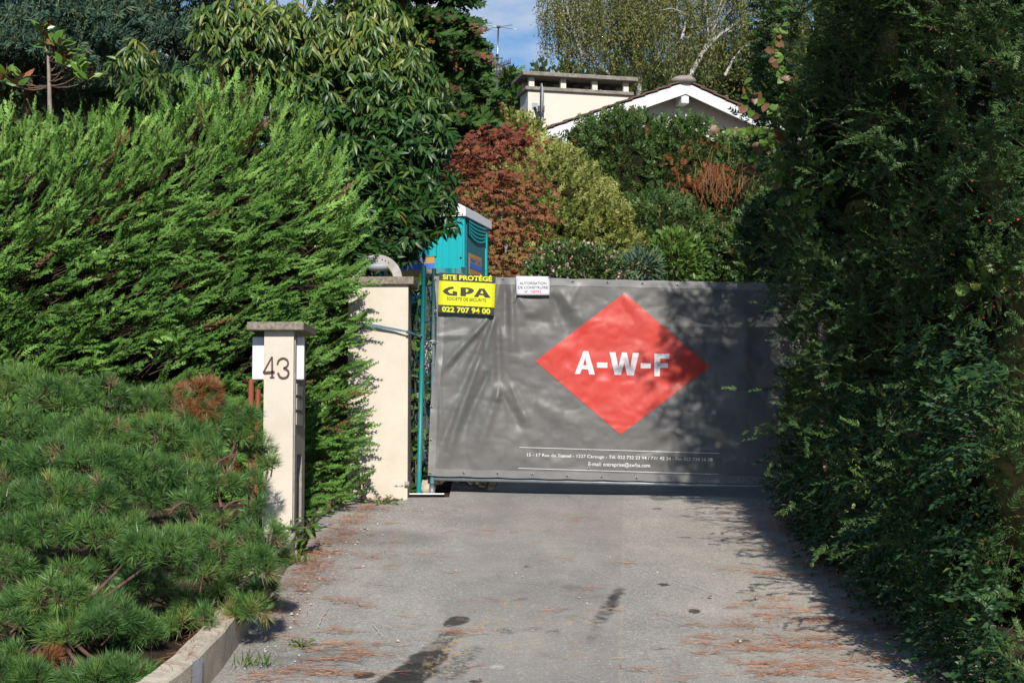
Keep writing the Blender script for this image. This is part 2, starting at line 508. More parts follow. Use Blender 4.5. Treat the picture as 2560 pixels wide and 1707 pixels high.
def make_asphalt():
    m, n, l, b, out = new_mat('asphalt')
    tcn = n.new('ShaderNodeTexCoord'); sp = n.new('ShaderNodeSeparateXYZ')
    l.new(tcn.outputs['Object'], sp.inputs[0])
    def noise(scale, detail=4, rough=.6, sy=1.0):
        mpn = n.new('ShaderNodeMapping'); mpn.inputs['Scale'].default_value = (1, sy, 1)
        t = n.new('ShaderNodeTexNoise'); t.inputs['Scale'].default_value = scale; t.inputs['Detail'].default_value = detail; t.inputs['Roughness'].default_value = rough
        l.new(tcn.outputs['Object'], mpn.inputs[0]); l.new(mpn.outputs[0], t.inputs['Vector']); return t.outputs['Fac']
    def ramp(fac, p0, p1, c0=(0, 0, 0), c1=(1, 1, 1)):
        r = n.new('ShaderNodeValToRGB'); e = r.color_ramp.elements
        e[0].position, e[1].position = p0, p1; e[0].color, e[1].color = (*c0, 1), (*c1, 1)
        l.new(fac, r.inputs[0]); return r.outputs[0]
    def mix(fac, a, bb, kind='MIX'):
        x = n.new('ShaderNodeMixRGB'); x.blend_type = kind
        for i, s in enumerate((fac, a, bb)):
            if isinstance(s, tuple): x.inputs[i].default_value = (*s, 1)
            elif isinstance(s, (int, float)): x.inputs[i].default_value = s
            else: l.new(s, x.inputs[i])
        return x.outputs[0]
    wob = N_(n, l, 'MULTIPLY', N_(n, l, 'SUBTRACT', noise(3.0), .5), .10)
    wob2 = N_(n, l, 'MULTIPLY', N_(n, l, 'SUBTRACT', noise(14.0), .5), .10)
    X = N_(n, l, 'ADD', sp.outputs[0], wob); Y = N_(n, l, 'ADD', sp.outputs[1], N_(n, l, 'MULTIPLY', wob2, 1.4))
    X2 = N_(n, l, 'ADD', sp.outputs[0], wob2)
    # middle lane mask
    seam = N_(n, l, 'SUBTRACT', sp.outputs[0], N_(n, l, 'ADD', N_(n, l, 'MULTIPLY', sp.outputs[1], .078), -.071))
    seam = N_(n, l, 'ADD', seam, N_(n, l, 'MULTIPLY', wob2, .22))
    left = N_(n, l, 'SUBTRACT', X, N_(n, l, 'ADD', N_(n, l, 'MULTIPLY', sp.outputs[1], .03), -.73))
    lane = N_(n, l, 'MULTIPLY', N_(n, l, 'SMOOTH_MIN', N_(n, l, 'MULTIPLY_ADD', seam, -40, .5), 1, .1),
              N_(n, l, 'MINIMUM', N_(n, l, 'MAXIMUM', N_(n, l, 'MULTIPLY_ADD', left, 9, .5), 0), 1))
    lane = N_(n, l, 'MINIMUM', N_(n, l, 'MAXIMUM', lane, 0), 1)
    big = noise(1.3, 5)
    vor = n.new('ShaderNodeTexVoronoi'); vor.inputs['Scale'].default_value = 115; l.new(tcn.outputs['Object'], vor.inputs['Vector'])
    sepc = n.new('ShaderNodeSeparateColor'); l.new(vor.outputs['Color'], sepc.inputs[0]); grain = sepc.outputs[0]
    rough_c = mix(ramp(big, .35, .68), (.262, .255, .242), (.338, .322, .292))
    lane_c = mix(ramp(noise(2.2, 4, .6, .35), .3, .7), (.242, .232, .220), (.308, .294, .273))
    col = mix(lane, rough_c, lane_c)
    # right border bleached and yellowish
    edge = ramp(N_(n, l, 'ADD', sp.outputs[0], N_(n, l, 'MULTIPLY', big, .9)), .0, 1.0)
    eg = N_(n, l, 'MINIMUM', N_(n, l, 'MAXIMUM', N_(n, l, 'MULTIPLY_ADD', N_(n, l, 'ADD', X, N_(n, l, 'MULTIPLY', big, .8)), .9, -1.15), 0), 1)
    col = mix(N_(n, l, 'MULTIPLY', eg, .75), col, (.40, .37, .31))
    # aggregate
    gs = mix(lane, (.55, .55, .55), (.25, .25, .25))
    col = mix(gs, col, mix(.5, col, ramp(grain, .0, 1.0, (.06, .06, .06), (.62, .60, .56))), 'MIX')
    light = ramp(grain, .955, .975); col = mix(N_(n, l, 'MULTIPLY', light, .55), col, (.55, .54, .52))
    col = mix(1.0, col, ramp(noise(.55, 6, .7), .25, .75, (.80, .80, .80), (1.14, 1.13, 1.10)), 'MULTIPLY')
    col = mix(1.0, col, ramp(noise(4.5, 5, .7, .4), .3, .7, (.88, .88, .88), (1.08, 1.08, 1.07)), 'MULTIPLY')
    # joint line
    sj = N_(n, l, 'ABSOLUTE', seam)
    jm = N_(n, l, 'MULTIPLY', N_(n, l, 'LESS_THAN', sj, .011), ramp(noise(24, 3), .45, .6))
    col = mix(N_(n, l, 'MULTIPLY', jm, .55), col, (.40, .34, .27))
    # worn tyre band along the joint
    def blob(cx, cy, rx, ry, rot, soft, fac, colr, nse=None, wobble=True, grit=None):
        nonlocal col
        c, s = math.cos(rot), math.sin(rot)
        xx, yy = (X2, Y) if wobble else (sp.outputs[0], sp.outputs[1])
        dx, dy = N_(n, l, 'SUBTRACT', xx, cx), N_(n, l, 'SUBTRACT', yy, cy)
        a = N_(n, l, 'MULTIPLY', N_(n, l, 'ADD', N_(n, l, 'MULTIPLY', dx, c), N_(n, l, 'MULTIPLY', dy, s)), 1 / rx)
        bb = N_(n, l, 'MULTIPLY', N_(n, l, 'SUBTRACT', N_(n, l, 'MULTIPLY', dy, c), N_(n, l, 'MULTIPLY', dx, s)), 1 / ry)
        d = N_(n, l, 'SQRT', N_(n, l, 'ADD', N_(n, l, 'MULTIPLY', a, a), N_(n, l, 'MULTIPLY', bb, bb)))
        k = N_(n, l, 'MINIMUM', N_(n, l, 'MAXIMUM', N_(n, l, 'MULTIPLY', N_(n, l, 'SUBTRACT', 1, d), 1 / soft), 0), 1)
        if nse is not None: k = N_(n, l, 'MULTIPLY', k, nse)
        col = mix(N_(n, l, 'MULTIPLY', k, fac), col, colr)
    n_mid = ramp(noise(9, 5, .7), .38, .6); n_fine = ramp(noise(38, 4, .7), .42, .58); n_sand = ramp(noise(20, 5, .75, .5), .50, .60)
    def at(px, py):                                    # photo pixel -> point of the drive
        lo, hi = 3.0, 30.0
        for _ in range(40):
            d = (lo + hi) / 2; p = P(px, py, d)
            if p.z > float(gz(p.x, d)): lo = d
            else: hi = d
        return p.x, lo
    DK = (.030, .028, .026)
    for px, py, rx, ry, rot, soft, fac, nn in [
        (1143, 1552, .075, .14, -.24, .22, .88, None), (1120, 1590, .07, .22, -.24, .3, .80, n_fine), (1090, 1625, .10, .24, -.24, .25, .85, n_mid), (1068, 1650, .12, .22, -.24, .2, .88, None),
        (1040, 1680, .13, .20, -.24, .2, .90, None), (1000, 1705, .13, .22, -.24, .2, .92, None), (1165, 1640, .085, .24, -.24, .35, .62, n_fine), (1130, 1680, .09, .2, -.24, .3, .65, n_fine), (960, 1730, .14, .22, -.24, .25, .9, None),
        (1262, 1578, .10, .11, 0, .6, .60, n_fine), (1330, 1576, .07, .07, 0, .6, .55, n_fine), (1385, 1582, .055, .07, 0, .5, .70, n_fine),
        (912, 1688, .07, .07, .4, .25, .9, None), (960, 1704, .03, .04, 0, .3, .8, None), (1190, 1704, .035, .04, 0, .3, .85, None),
        (1660, 1463, .045, .055, 0, .3, .85, None), (1733, 1530, .045, .07, 0, .3, .85, None), (1862, 1604, .05, .05, 0, .4, .85, None), (1845, 1608, .03, .03, 0, .4, .8, None),
        (1644, 1272, .05, .05, 0, .4, .6, None), (1320, 1415, .03, .03, 0, .4, .6, None), (1228, 1450, .13, .16, 0, .8, .25, n_mid),
        (760, 1478, .07, .035, -.3, .3, .8, n_mid), (1515, 1525, .060, .62, -.2, .5, .85, n_mid), (1538, 1495, .05, .36, -.2, .6, .7, None), (1490, 1580, .05, .5, -.2, .8, .35, n_mid),
        (800, 1650, .42, .36, 0, .5, .40, n_mid), (940, 1345, .62, .45, 0, .5, .30, None), (1430, 1470, .09, .13, 0, .6, .35, None)]:
        x, y = at(px, py); blob(x, y, rx, ry, rot, soft, fac, DK, nn)
    SAND = (.44, .33, .19)
    for px, py, rx, ry, fac in [(1130, 1620, .13, .5, .85), (1200, 1570, .16, .2, .7), (1310, 1555, .5, .13, .75), (1290, 1620, .22, .2, .6), (1085, 1670, .1, .35, .75),
                                (1270, 1515, .25, .12, .65), (1450, 1560, .3, .12, .45), (1390, 1620, .3, .4, .3), (1190, 1690, .12, .2, .5)]:
        x, y = at(px, py); blob(x, y, rx, ry, 0, .8, fac, SAND, n_sand)
    x, y = at(1245, 1668); blob(x, y, .05, .05, 0, .4, .7, (.6, .58, .55), n_mid)
    l.new(col, b.inputs['Base Color'])
    b.inputs['Roughness'].default_value = .88; b.inputs['Specular IOR Level'].default_value = .25
    bp = n.new('ShaderNodeBump'); bp.inputs['Distance'].default_value = .006; bp.inputs['Strength'].default_value = .55
    l.new(N_(n, l, 'ADD', grain, N_(n, l, 'MULTIPLY', noise(60, 3), 1.2)), bp.inputs['Height']); l.new(bp.outputs[0], b.inputs['Normal'])
make_asphalt()

xs = np.linspace(0, 1, 40); ys = np.concatenate([np.linspace(-14, 5, 20), np.linspace(5.3, 24, 90)])
T, Yg = np.meshgrid(xs, ys)
er = 2.62 + .10 * (vnoise(np.stack([Yg * 1.3, 0 * Yg, 0 * Yg], -1), 1.0, 5) - .5)
el = np.where(Yg < 10.6, -1.53, -1.50 - .12 * np.clip(Yg - 11.2, 0, 2.0) + .06 * (vnoise(np.stack([Yg * 3, 0 * Yg, 0 * Yg], -1), 1.0, 6) - .5))
el = np.where(Yg > 13.35, -0.55, el)
Xg = el + (er - el) * T
Zg = gz(Xg, Yg) + .004 + .012 * (vnoise(np.stack([Xg, Yg, 0 * Xg], -1), 1.6, 9) - .5)
nx = len(xs); i = np.arange(len(ys) - 1)[:, None] * nx + np.arange(nx - 1)[None]
drive = np_mesh('driveway', np.stack([Xg, Yg, Zg], -1).reshape(-1, 3), np.stack([i, i + 1, i + nx + 1, i + nx], -1).reshape(-1, 4), 'asphalt', None, None, True)
tag(drive, 'worn grey asphalt driveway climbing to the gate', kind='structure')

def on_drive(px, py, lift=0.0):
    lo, hi = 3.0, 30.0
    for _ in range(40):
        d = (lo + hi) / 2; p = P(px, py, d)
        if p.z > float(gz(p.x, d)): lo = d
        else: hi = d
    p = P(px, py, lo); return Vector((p.x, lo, float(gz(p.x, lo)) + .012 + lift))

# chalky scrape marks on the asphalt
def ribbon(name, pts, w, mat, parent):
    pts = [Vector(p) for p in pts]; V, Fc = [], []
    for i, p in enumerate(pts):
        d = (pts[min(i + 1, len(pts) - 1)] - pts[max(i - 1, 0)]); s = Vector((-d.y, d.x, 0)).normalized() * w / 2
        V += [p - s, p + s]
        if i: Fc.append((2 * i - 2, 2 * i - 1, 2 * i + 1, 2 * i))
    return mesh_from(name, V, Fc, mat, parent)
pm('chalk', (.40, .39, .37), (.52, .51, .50), 60, 0.9, lo=.3, hi=.6)
for pl in ([(1135, 1443), (1200, 1446), (1330, 1461), (1410, 1478), (1490, 1492), (1550, 1482)], [(1590, 1420), (1650, 1443), (1740, 1470), (1830, 1500)],
           [(822, 1522), (810, 1538), (800, 1553), (796, 1572)], [(932, 1563), (945, 1580), (957, 1597)], [(1650, 1545), (1700, 1562), (1730, 1572)],
           [(1480, 1425), (1520, 1447), (1556, 1458)]):
    q = []
    for a, b in zip(pl[:-1], pl[1:]):
        for t in (0, .33, .66): q.append(on_drive(a[0] + (b[0] - a[0]) * t + random.uniform(-2, 2), a[1] + (b[1] - a[1]) * t + random.uniform(-1, 1), -.001))
    q.append(on_drive(*pl[-1], -.001))
    ribbon('scrape_mark', q, .0045, 'chalk', drive)

# ---- low retaining wall on the left
def retaining_wall():
    w = thing('retaining_wall', 'low cream concrete retaining wall between the pine and the driveway', 'wall', (-1.5, 8, float(gz(-1.5, 8))))
    path = [(-2.25, 6.0), (-1.75, 6.75), (-1.60, 7.15), (-1.53, 7.58), (-1.50, 8.1), (-1.50, 8.8), (-1.51, 9.6), (-1.52, 10.4), (-1.53, 10.96)]
    V, Fc = [], []
    fine = []
    for a, b in zip(path[:-1], path[1:]):
        for k in range(6): fine.append((a[0] + (b[0] - a[0]) * k / 6, a[1] + (b[1] - a[1]) * k / 6))
    fine.append(path[-1])
    for i, (x, y) in enumerate(fine):
        a, b = fine[max(i - 1, 0)], fine[min(i + 1, len(fine) - 1)]
        d = Vector((b[0] - a[0], b[1] - a[1])).normalized(); nrm = Vector((-d.y, d.x))
        h = .205 - .02 * max(0, y - 9); z0 = float(gz(x, y)); j = random.uniform(-.004, .004)
        top = z0 + h + j
        for off, z in ((0.012, z0 - .15), (0.0, top - .012), (.010, top), (.125, top + .004), (.13, z0 - .15)):
            V.append((x + nrm.x * off, y + nrm.y * off, z))
        if i:
            for k in range(4):
                p, q = (i - 1) * 5 + k, i * 5 + k
                Fc.append((p, p + 1, q + 1, q))
    mesh_from('wall', V, Fc, 'wall_concrete', w)
    z = float(gz(-1.53, 7.55))
    mesh_from('mortar_patch', [(-1.538, 7.47, z - .05), (-1.523, 7.62, z - .05), (-1.521, 7.64, z + .20), (-1.541, 7.49, z + .198)], [(0, 1, 2, 3)], 'grey_mortar', w)
    return w
retaining_wall()

# ================================================================== POST WITH THE HOUSE NUMBER
def yaw_box(name, c, s, a, mat, parent, bevel=0.0):
    return box(name, c, s, mat, parent, bevel, rot=Matrix.Rotation(a, 4, 'Z'))

def ribbon_xz(bag, pts, w, Yp, close=False):
    """flat stroke in a plane facing the camera (x, z), at depth Yp"""
    pts = [np.array(p, float) for p in pts]
    V, Q = [], []
    for i, p in enumerate(pts):
        d = pts[min(i + 1, len(pts) - 1)] - pts[max(i - 1, 0)]; d /= np.linalg.norm(d); s = np.array([-d[1], d[0]]) * (w[i] if isinstance(w, (list, tuple)) else w) / 2
        for q in (p - s, p + s): V.append((q[0], Yp, q[1]))
        if i: Q.append((2 * i - 2, 2 * i, 2 * i + 1, 2 * i - 1))
    return V, Q

def smooth_pts(pts, k=6):
    out = []; n = len(pts)
    for i in range(n - 1):
        p0, p1, p2, p3 = (np.array(pts[max(0, min(n - 1, j))], float) for j in (i - 1, i, i + 1, i + 2))
        for t in np.arange(k) / k:
            out.append(.5 * ((2 * p1) + (-p0 + p2) * t + (2 * p0 - 5 * p1 + 4 * p2 - p3) * t * t + (-p0 + 3 * p1 - 3 * p2 + p3) * t ** 3))
    out.append(np.array(pts[-1], float)); return out

def solid(name, V, Q, depth, mat, parent):
    """give a flat outline thickness away from the camera"""
    bm = bmesh.new(); vs_ = [bm.verts.new(v) for v in V]
    for q in Q:
        try: bm.faces.new([vs_[i] for i in q])
        except ValueError: pass
    bmesh.ops.remove_doubles(bm, verts=bm.verts, dist=1e-5)
    g = bmesh.ops.extrude_face_region(bm, geom=bm.faces[:])
    bmesh.ops.translate(bm, vec=(0, depth, 0), verts=[e for e in g['geom'] if isinstance(e, bmesh.types.BMVert)])
    bmesh.ops.recalc_face_normals(bm, faces=bm.faces)
    return bm_obj(name, bm, mat, parent)

def number_post():
    D = 10.95
    L, Rr = P(655, 1300, D).x, P(734, 1300, D).x
    z0 = float(gz(-1.6, D)) - .1; top = P(700, 826, D).z
    t = thing('number_post', 'narrow cream post with house number 43 and letter boxes', 'post', (L, D, z0))
    dep = .56; cx, w = (L + Rr) / 2, Rr - L
    # shaft: a cream front slab and roughcast flank with letter box and a tall slot in its right side
    zb = z0 + .25
    box('shaft', (cx - .004, D + .015, (zb + top) / 2), (w - .012, .03, top - zb), 'cream_render', t, .004)
    gy = [D + .032, D + .14, D + .30, D + .40, D + dep]
    s_top, s_bot = P(750, 1137, D).z, P(750, 1310, D).z
    def flank(y0, y1, za, zc): box('flank', (cx, (y0 + y1) / 2, (za + zc) / 2), (w, y1 - y0 - .001, zc - za), 'roughcast', t, .003)
    flank(gy[0], gy[1], zb, top); flank(gy[3], gy[4], zb, top)
    flank(gy[1], gy[3], s_top, top); flank(gy[1], gy[3], zb, s_bot)
    box('slot_back', (cx - .06, (gy[1] + gy[3]) / 2, (s_top + s_bot) / 2), (w * .4, gy[3] - gy[1] - .004, s_top - s_bot), 'cream_render', t)
    box('plinth', (cx + .005, D + dep / 2 + .01, z0 + .13), (w + .05, dep + .06, .28), 'roughcast', t, .01)
    # letter boxes in the right side
    xr = cx + w / 2
    zs = [P(735, y, D).z for y in (953, 989, 1026, 1064)]
    for a, b in zip(zs[:-1], zs[1:]):
        lb = box('letter_box', (xr + .002, D + .215, (a + b) / 2 - .004), (.012, .30, (a - b) - .022), 'box_metal', t, .004)
        box('flap_lip', (xr + .012, D + .215, a - .018), (.012, .29, .008), 'dark_steel', lb)
    # overhanging cap
    cw = (P(759, 806, D - .07).x - P(617, 806, D - .07).x); ccx = (P(759, 806, D - .07).x + P(617, 806, D - .07).x) / 2
    box('cap', (ccx, D - .07 + .34, top + .028), (cw, .68, .058), 'grit_concrete', t, .006)
    box('cap_joint', (cx, D + dep / 2, top - .002), (w - .01, dep - .02, .012), 'roughcast', t)
    # white enamel plate running through the post
    px0, px1 = P(631, 900, D + .10).x, P(761, 900, D + .10).x
    zt, zbm = P(650, 842, D + .1).z, P(650, 949, D + .1).z
    box('name_plate', ((px0 + px1) / 2, D + .10, (zt + zbm) / 2), (px1 - px0, .025, zt - zbm), 'white_enamel', t, .009)
    # numerals
    def rr(X, Y): p = P(600 + X * .204, 780 + Y * .204, D - .012); return (p.x, p.z)
    k = .204 / PPM(D)
    V, Q = [], []
    def put(pts, wd):
        nonlocal V, Q
        v, q = ribbon_xz(None, [rr(*p) for p in pts], [x * k for x in wd] if isinstance(wd, list) else wd * k, D - .010); Q += [tuple(i + len(V) for i in f) for f in q]; V += v
    put([(388, 548), (284, 738)], [15, 17]); put([(280, 742), (422, 734)], 30); put([(392, 546), (393, 792)], [17, 26]); put([(366, 798), (419, 798)], 15)
    solid('numeral_four', V, Q, .010, 'bronze_paint', t)
    V, Q = [], []
    put(smooth_pts([(457, 640), (474, 590), (522, 564), (570, 580), (588, 622), (574, 662), (532, 686)]), 20); put(smooth_pts([(532, 684), (578, 708), (594, 745), (576, 790), (530, 806), (486, 790), (464, 742)]), 23)
    solid('numeral_three', V, Q, .010, 'bronze_paint', t)
number_post()

# rust-red rods behind the number post
for (xa, ya, xb, yb, dd, wp, lab) in ((628, 947, 626, 1330, 11.35, 7.0, 'rust-red painted steel rod left of the number post, taller one'),
                                      (646, 970, 632, 1330, 11.15, 6.5, 'rust-red painted steel rod close against the number post, shorter one')):
    a, b = P(xa, ya, dd), P(xb, yb, dd); b.z = float(gz(b.x, dd)) - .05
    r = wp / PPM(dd); d = (a - b).normalized()
    o = tube('steel_rod', [b, a - d * r * 1.2, a - d * r * .4, a], [r, r, r * .8, r * .35], 'rust_red', None, 12)
    tag(o, lab, 'rod', 'rust-red rods behind the post')

# ================================================================== GATE POST
def gate_post():
    D = 13.30
    L, Rr = P(868, 900, D).x, P(1020, 900, D).x
    z0 = float(gz(-1.1, D)) - .12; top = P(900, 711, D).z
    t = thing('gate_post', 'wide cream gate post with concrete cap beside the turquoise fence pole', 'post', (L, D, z0))
    w = Rr - L; cx = (L + Rr) / 2
    box('front', (cx, D + .02, (z0 + top) / 2), (w, .04, top - z0), 'cream_render', t, .004)
    box('flank', (cx, D + .27, (z0 + top) / 2), (w - .006, .46, top - z0 - .002), 'roughcast', t, .003)
    a, b = P(857, 693, D - .04), P(1034, 693, D - .04)
    box('cap', ((a.x + b.x) / 2, D + .24, top + .032), (b.x - a.x, .56, .066), 'grit_concrete', t, .006)
    # gate stop on the front
    p = P(999, 1209, D - .006)
    st = box('stop_plate', (p.x, D - .004, p.z), (.10, .008, .042), 'cream_render', t, .001)
    for dx in (-.028, .022):
        q = [Vector((p.x + dx, D - .008, p.z - .012)), Vector((p.x + dx, D - .014, p.z - .012))]
        tube('screw', q, .006, 'steel', st, 8)
    q = P(1015, 1209, D - .03)
    tube('stop_stub', [Vector((q.x - .012, D - .02, q.z)), Vector((q.x + .028, D - .02, q.z))], .021, 'box_metal', t, 14)
    # half ring of concrete holding a lamp
    c = P(944.5, 694, D + .2); r1 = 62 / PPM(D + .2); r0 = 40 / PPM(D + .2)
    ring = thing('lamp_ring', 'pale concrete half ring with grey lamp on top of the gate post', 'lamp', (c.x, D + .2, top + .065))
    V, Fc = [], []; n = 28; zc = top + .060
    for i in range(n + 1):
        a = math.pi * i / n
        for rr_, yy in ((r0, -.055), (r1, -.055), (r1, .055), (r0, .055)):
            V.append((c.x - rr_ * math.cos(a), D + .2 + yy, zc + rr_ * math.sin(a)))
        if i:
            for k in range(4): p0, q0 = (i - 1) * 4 + k, i * 4 + k; k1 = (k + 1) % 4; Fc.append((p0, q0, i * 4 + k1, (i - 1) * 4 + k1))
    Fc += [(0, 1, 2, 3), tuple(n * 4 + k for k in (3, 2, 1, 0))]
    mesh_from('ring', V, Fc, 'pale_concrete', ring)
    for a in (76, 66, 56):
        p = Vector((c.x + .178 * math.cos(R(a)), D + .2 - .056, zc + .178 * math.sin(R(a))))
        tube('hole', [p, p - Vector((0, .003, 0))], .006, 'dark_steel', ring, 8)
    bm = bmesh.new(); bmesh.ops.create_uvsphere(bm, u_segments=24, v_segments=12, radius=1)
    for v in bm.verts: v.co = (v.co.x * .118, v.co.y * .06, v.co.z * (.030 if v.co.z > 0 else .045))
    bmesh.ops.translate(bm, vec=(c.x + .005, D + .19, zc + r0 - .022), verts=bm.verts)
    bm_obj('lamp_glass', bm, 'pipe_grey', ring, True)
    return t
gate_post()

# blue strap tied round the gate post to the fence pole
def strap():
    D = 13.265
    t = None
    pts = [(880, 808), (912, 811), (945, 816), (985, 823), (1018, 829)]
    V, Fc = [], []
    hw = [4.5, 4.2, 4.0, 3.2, 2.0]
    for i, ((x, y), h) in enumerate(zip(pts, hw)):
        for s in (-h, h): V.append(P(x, y + s, D - (.003 if i < 4 else .02)))
        if i: Fc.append((2 * i - 2, 2 * i, 2 * i + 1, 2 * i - 1))
    m = bpy.data.meshes.new('tie_strap'); m.from_pydata([tuple(v) for v in V], [], Fc); m.update()
    o = link('tie_strap', m, 'strap_blue')
    tag(o, 'faded blue strap tied across the gate post to the pole', 'strap')
    md = o.modifiers.new('s', 'SOLIDIFY'); md.thickness = .003
    tube('strap_knot', [P(1016, 829, D - .02), P(1024, 832, D - .02), P(1036, 836, 13.45), P(1046, 841, 13.5), P(1054, 838, 13.56)], [.014, .010, .011, .012, .008], 'strap_blue', o, 8)
    tube('loose_end', [P(1022, 832, D - .02), P(1025, 845, D - .01), P(1030, 860, D + .02), P(1028, 878, 13.4)], .003, 'dark_steel', o, 6)
strap()

# ================================================================== SITE FENCE
GY = 13.62                                             # plane of the closed panel
def fence_tube(name, a, b, r, mat, parent, n=12): return tube(name, [a, (Vector(a) + Vector(b)) / 2, b], r, mat, parent, n)
def wires(parent, grid):
    bag = Bag()
    for a, b, r in grid: bag.tube([a, b], r, 4)
    o = bag.build('wire_mesh', 'dark_galv', parent, stuff=True); return o
pm('dark_galv', (.16, .18, .19), (.24, .26, .27), 30, .5, spec=.5, metal=.3)

def closed_panel():
    bl, tl = P(1080, 1238, GY), P(1085, 672, GY)
    d = Vector((math.cos(R(1.25)), 0, -math.sin(R(1.25)))); up = (tl - bl)
    t = thing('fence_panel', 'grey tubular site fence panel across the drive carrying the banner', 'fence panel', bl)
    br, tr = bl + d * 3.5, tl + d * 3.5
    fence_tube('upright', bl, tl, .0195, 'galv_teal', t); fence_tube('upright', br, tr, .0195, 'galvanised', t)
    up1 = up.normalized()
    lo, hi = bl + up1 * .146, tl - up1 * .085
    fence_tube('top_rail', hi, hi + d * 3.5, .0155, 'galvanised', t)
    fence_tube('bottom_rail', lo, lo + d * 3.5, .0165, 'galvanised', t)
    fy = Vector((0, -.018, 0)); g = []
    h = (hi - lo).length
    for i in range(1, 32): g.append((lo - up1 * .03 + d * (i * .109) - fy, hi + up1 * .03 + d * (i * .109) - fy, .0018))
    for j in range(1, 9): g.append((lo + up1 * (h * j / 9) + d * .0 - fy, lo + up1 * (h * j / 9) + d * 3.5 - fy, .0018))
    wires(t, g)
    b = bl.copy(); b.z = float(gz(b.x, GY)) + .01
    box('foot_plate', (b.x - .07, GY + .02, b.z - .004), (.36, .14, .012), 'steel', t, .002)
    tube('foot_socket', [b, b + Vector((0, 0, .09))], [.028, .022], 'galvanised', t, 12)
    # wire clips on the upright
    for v in (790, 836 + 75, 1000):
        p = P(1081, v, GY); tube('clip', [p + Vector((-.02, -.02, .001)), p + Vector((.05, -.024, -.001))], .002, 'dark_galv', t, 5)
    return bl, tl
BL, TL = closed_panel()

def side_panel():
    a, b = P(1047, 1236, 13.6), P(1060, 664, 13.6)
    c = P(1157, 668, 17.05); e = c - (b - a)
    t = thing('fence_panel', 'site fence panel with turquoise front pole leading back into the site', 'fence panel', a)
    up1 = (b - a).normalized()
    fence_tube('upright', a, b, .0205, 'teal_paint', t)
    fence_tube('upright', e, c, .0195, 'galvanised', t)
    hi0, hi1, lo0, lo1 = b - up1 * .085, c - up1 * .085, a + up1 * .26, e + up1 * .26
    fence_tube('top_rail', hi0, hi1, .017, 'galvanised', t); fence_tube('bottom_rail', lo0, lo1, .017, 'galvanised', t)
    g = []; d = (c - b)
    for i in range(1, 56): g.append((lo0 + d * (i / 56) - up1 * .02, hi0 + d * (i / 56) + up1 * .07, .0017))
    for j in range(1, 8): g.append((lo0 + (hi0 - lo0) * j / 8, lo1 + (hi1 - lo1) * j / 8, .0017))
    wires(t, g)
side_panel()

# chain and padlock on the upright
def chain():
    base = P(1072, 868, GY - .03)
    t = thing('lock_chain', 'steel chain with padlock wound round the fence upright', 'chain', base)
    def ring_link(p, ax, L=.022, w=.010, r=.0032):
        ax = Vector(ax).normalized(); s = ax.cross(Vector((random.uniform(-1, 1), random.uniform(-1, 1), .2))).normalized()
        pts = [p + ax * (L * math.cos(a)) + s * (w * math.sin(a)) for a in np.linspace(0, 2 * math.pi, 13)]
        tube('link', pts, r, 'steel', t, 6, cap=False)
    for i in range(7): ring_link(P(1070 + i * 3.2, 853 - abs(i - 3) * -1.0, GY - .035 - .01 * (i in (2, 3, 4))), (1, 0, .15))
    for i in range(8): ring_link(P(1066 - (i % 2) * 2.5 + (i > 5) * 3, 862 + i * 9, GY - .03), (.05, 0, 1))
    for i in range(3): ring_link(P(1077, 866 + i * 9, GY - .045), (.1, 0, 1))
    p = P(1077, 893, GY - .045)
    box('padlock', p, (.026, .016, .034), 'dark_steel', t, .004)
chain()

# ================================================================== BANNER AND SIGNS
def make_banner_mat():
    m, n, l, b, out = new_mat('banner_grey')
    tcn = n.new('ShaderNodeTexCoord')
    t = n.new('ShaderNodeTexNoise'); t.inputs['Scale'].default_value = 3.5; t.inputs['Detail'].default_value = 6
    r = n.new('ShaderNodeValToRGB'); e = r.color_ramp.elements
    e[0].position, e[1].position = .3, .72; e[0].color, e[1].color = (.104, .102, .100, 1), (.136, .133, .129, 1)
    l.new(tcn.outputs['Object'], t.inputs['Vector']); l.new(t.outputs['Fac'], r.inputs[0])
    # small scuffs
    t2 = n.new('ShaderNodeTexNoise'); t2.inputs['Scale'].default_value = 42; t2.inputs['Detail'].default_value = 5
    r2 = n.new('ShaderNodeValToRGB'); r2.color_ramp.elements[0].position, r2.color_ramp.elements[1].position = .70, .76
    l.new(tcn.outputs['Object'], t2.inputs['Vector']); l.new(t2.outputs['Fac'], r2.inputs[0])
    mx_ = n.new('ShaderNodeMixRGB'); mx_.inputs[2].default_value = (.16, .155, .15, 1)
    l.new(r2.outputs[0], mx_.inputs[0]); l.new(r.outputs[0], mx_.inputs[1]); l.new(mx_.outputs[0], b.inputs['Base Color'])
    b.inputs['Roughness'].default_value = .48; b.inputs['Specular IOR Level'].default_value = .4
    tp = n.new('ShaderNodeBsdfTransparent'); ms = n.new('ShaderNodeMixShader'); ms.inputs[0].default_value = .05
    l.new(b.outputs[0], ms.inputs[1]); l.new(tp.outputs[0], ms.inputs[2]); l.new(ms.outputs[0], out.inputs[0])
make_banner_mat()
pm('banner_hem', (.15, .149, .151), (.185, .183, .183), 5, .45, spec=.4)

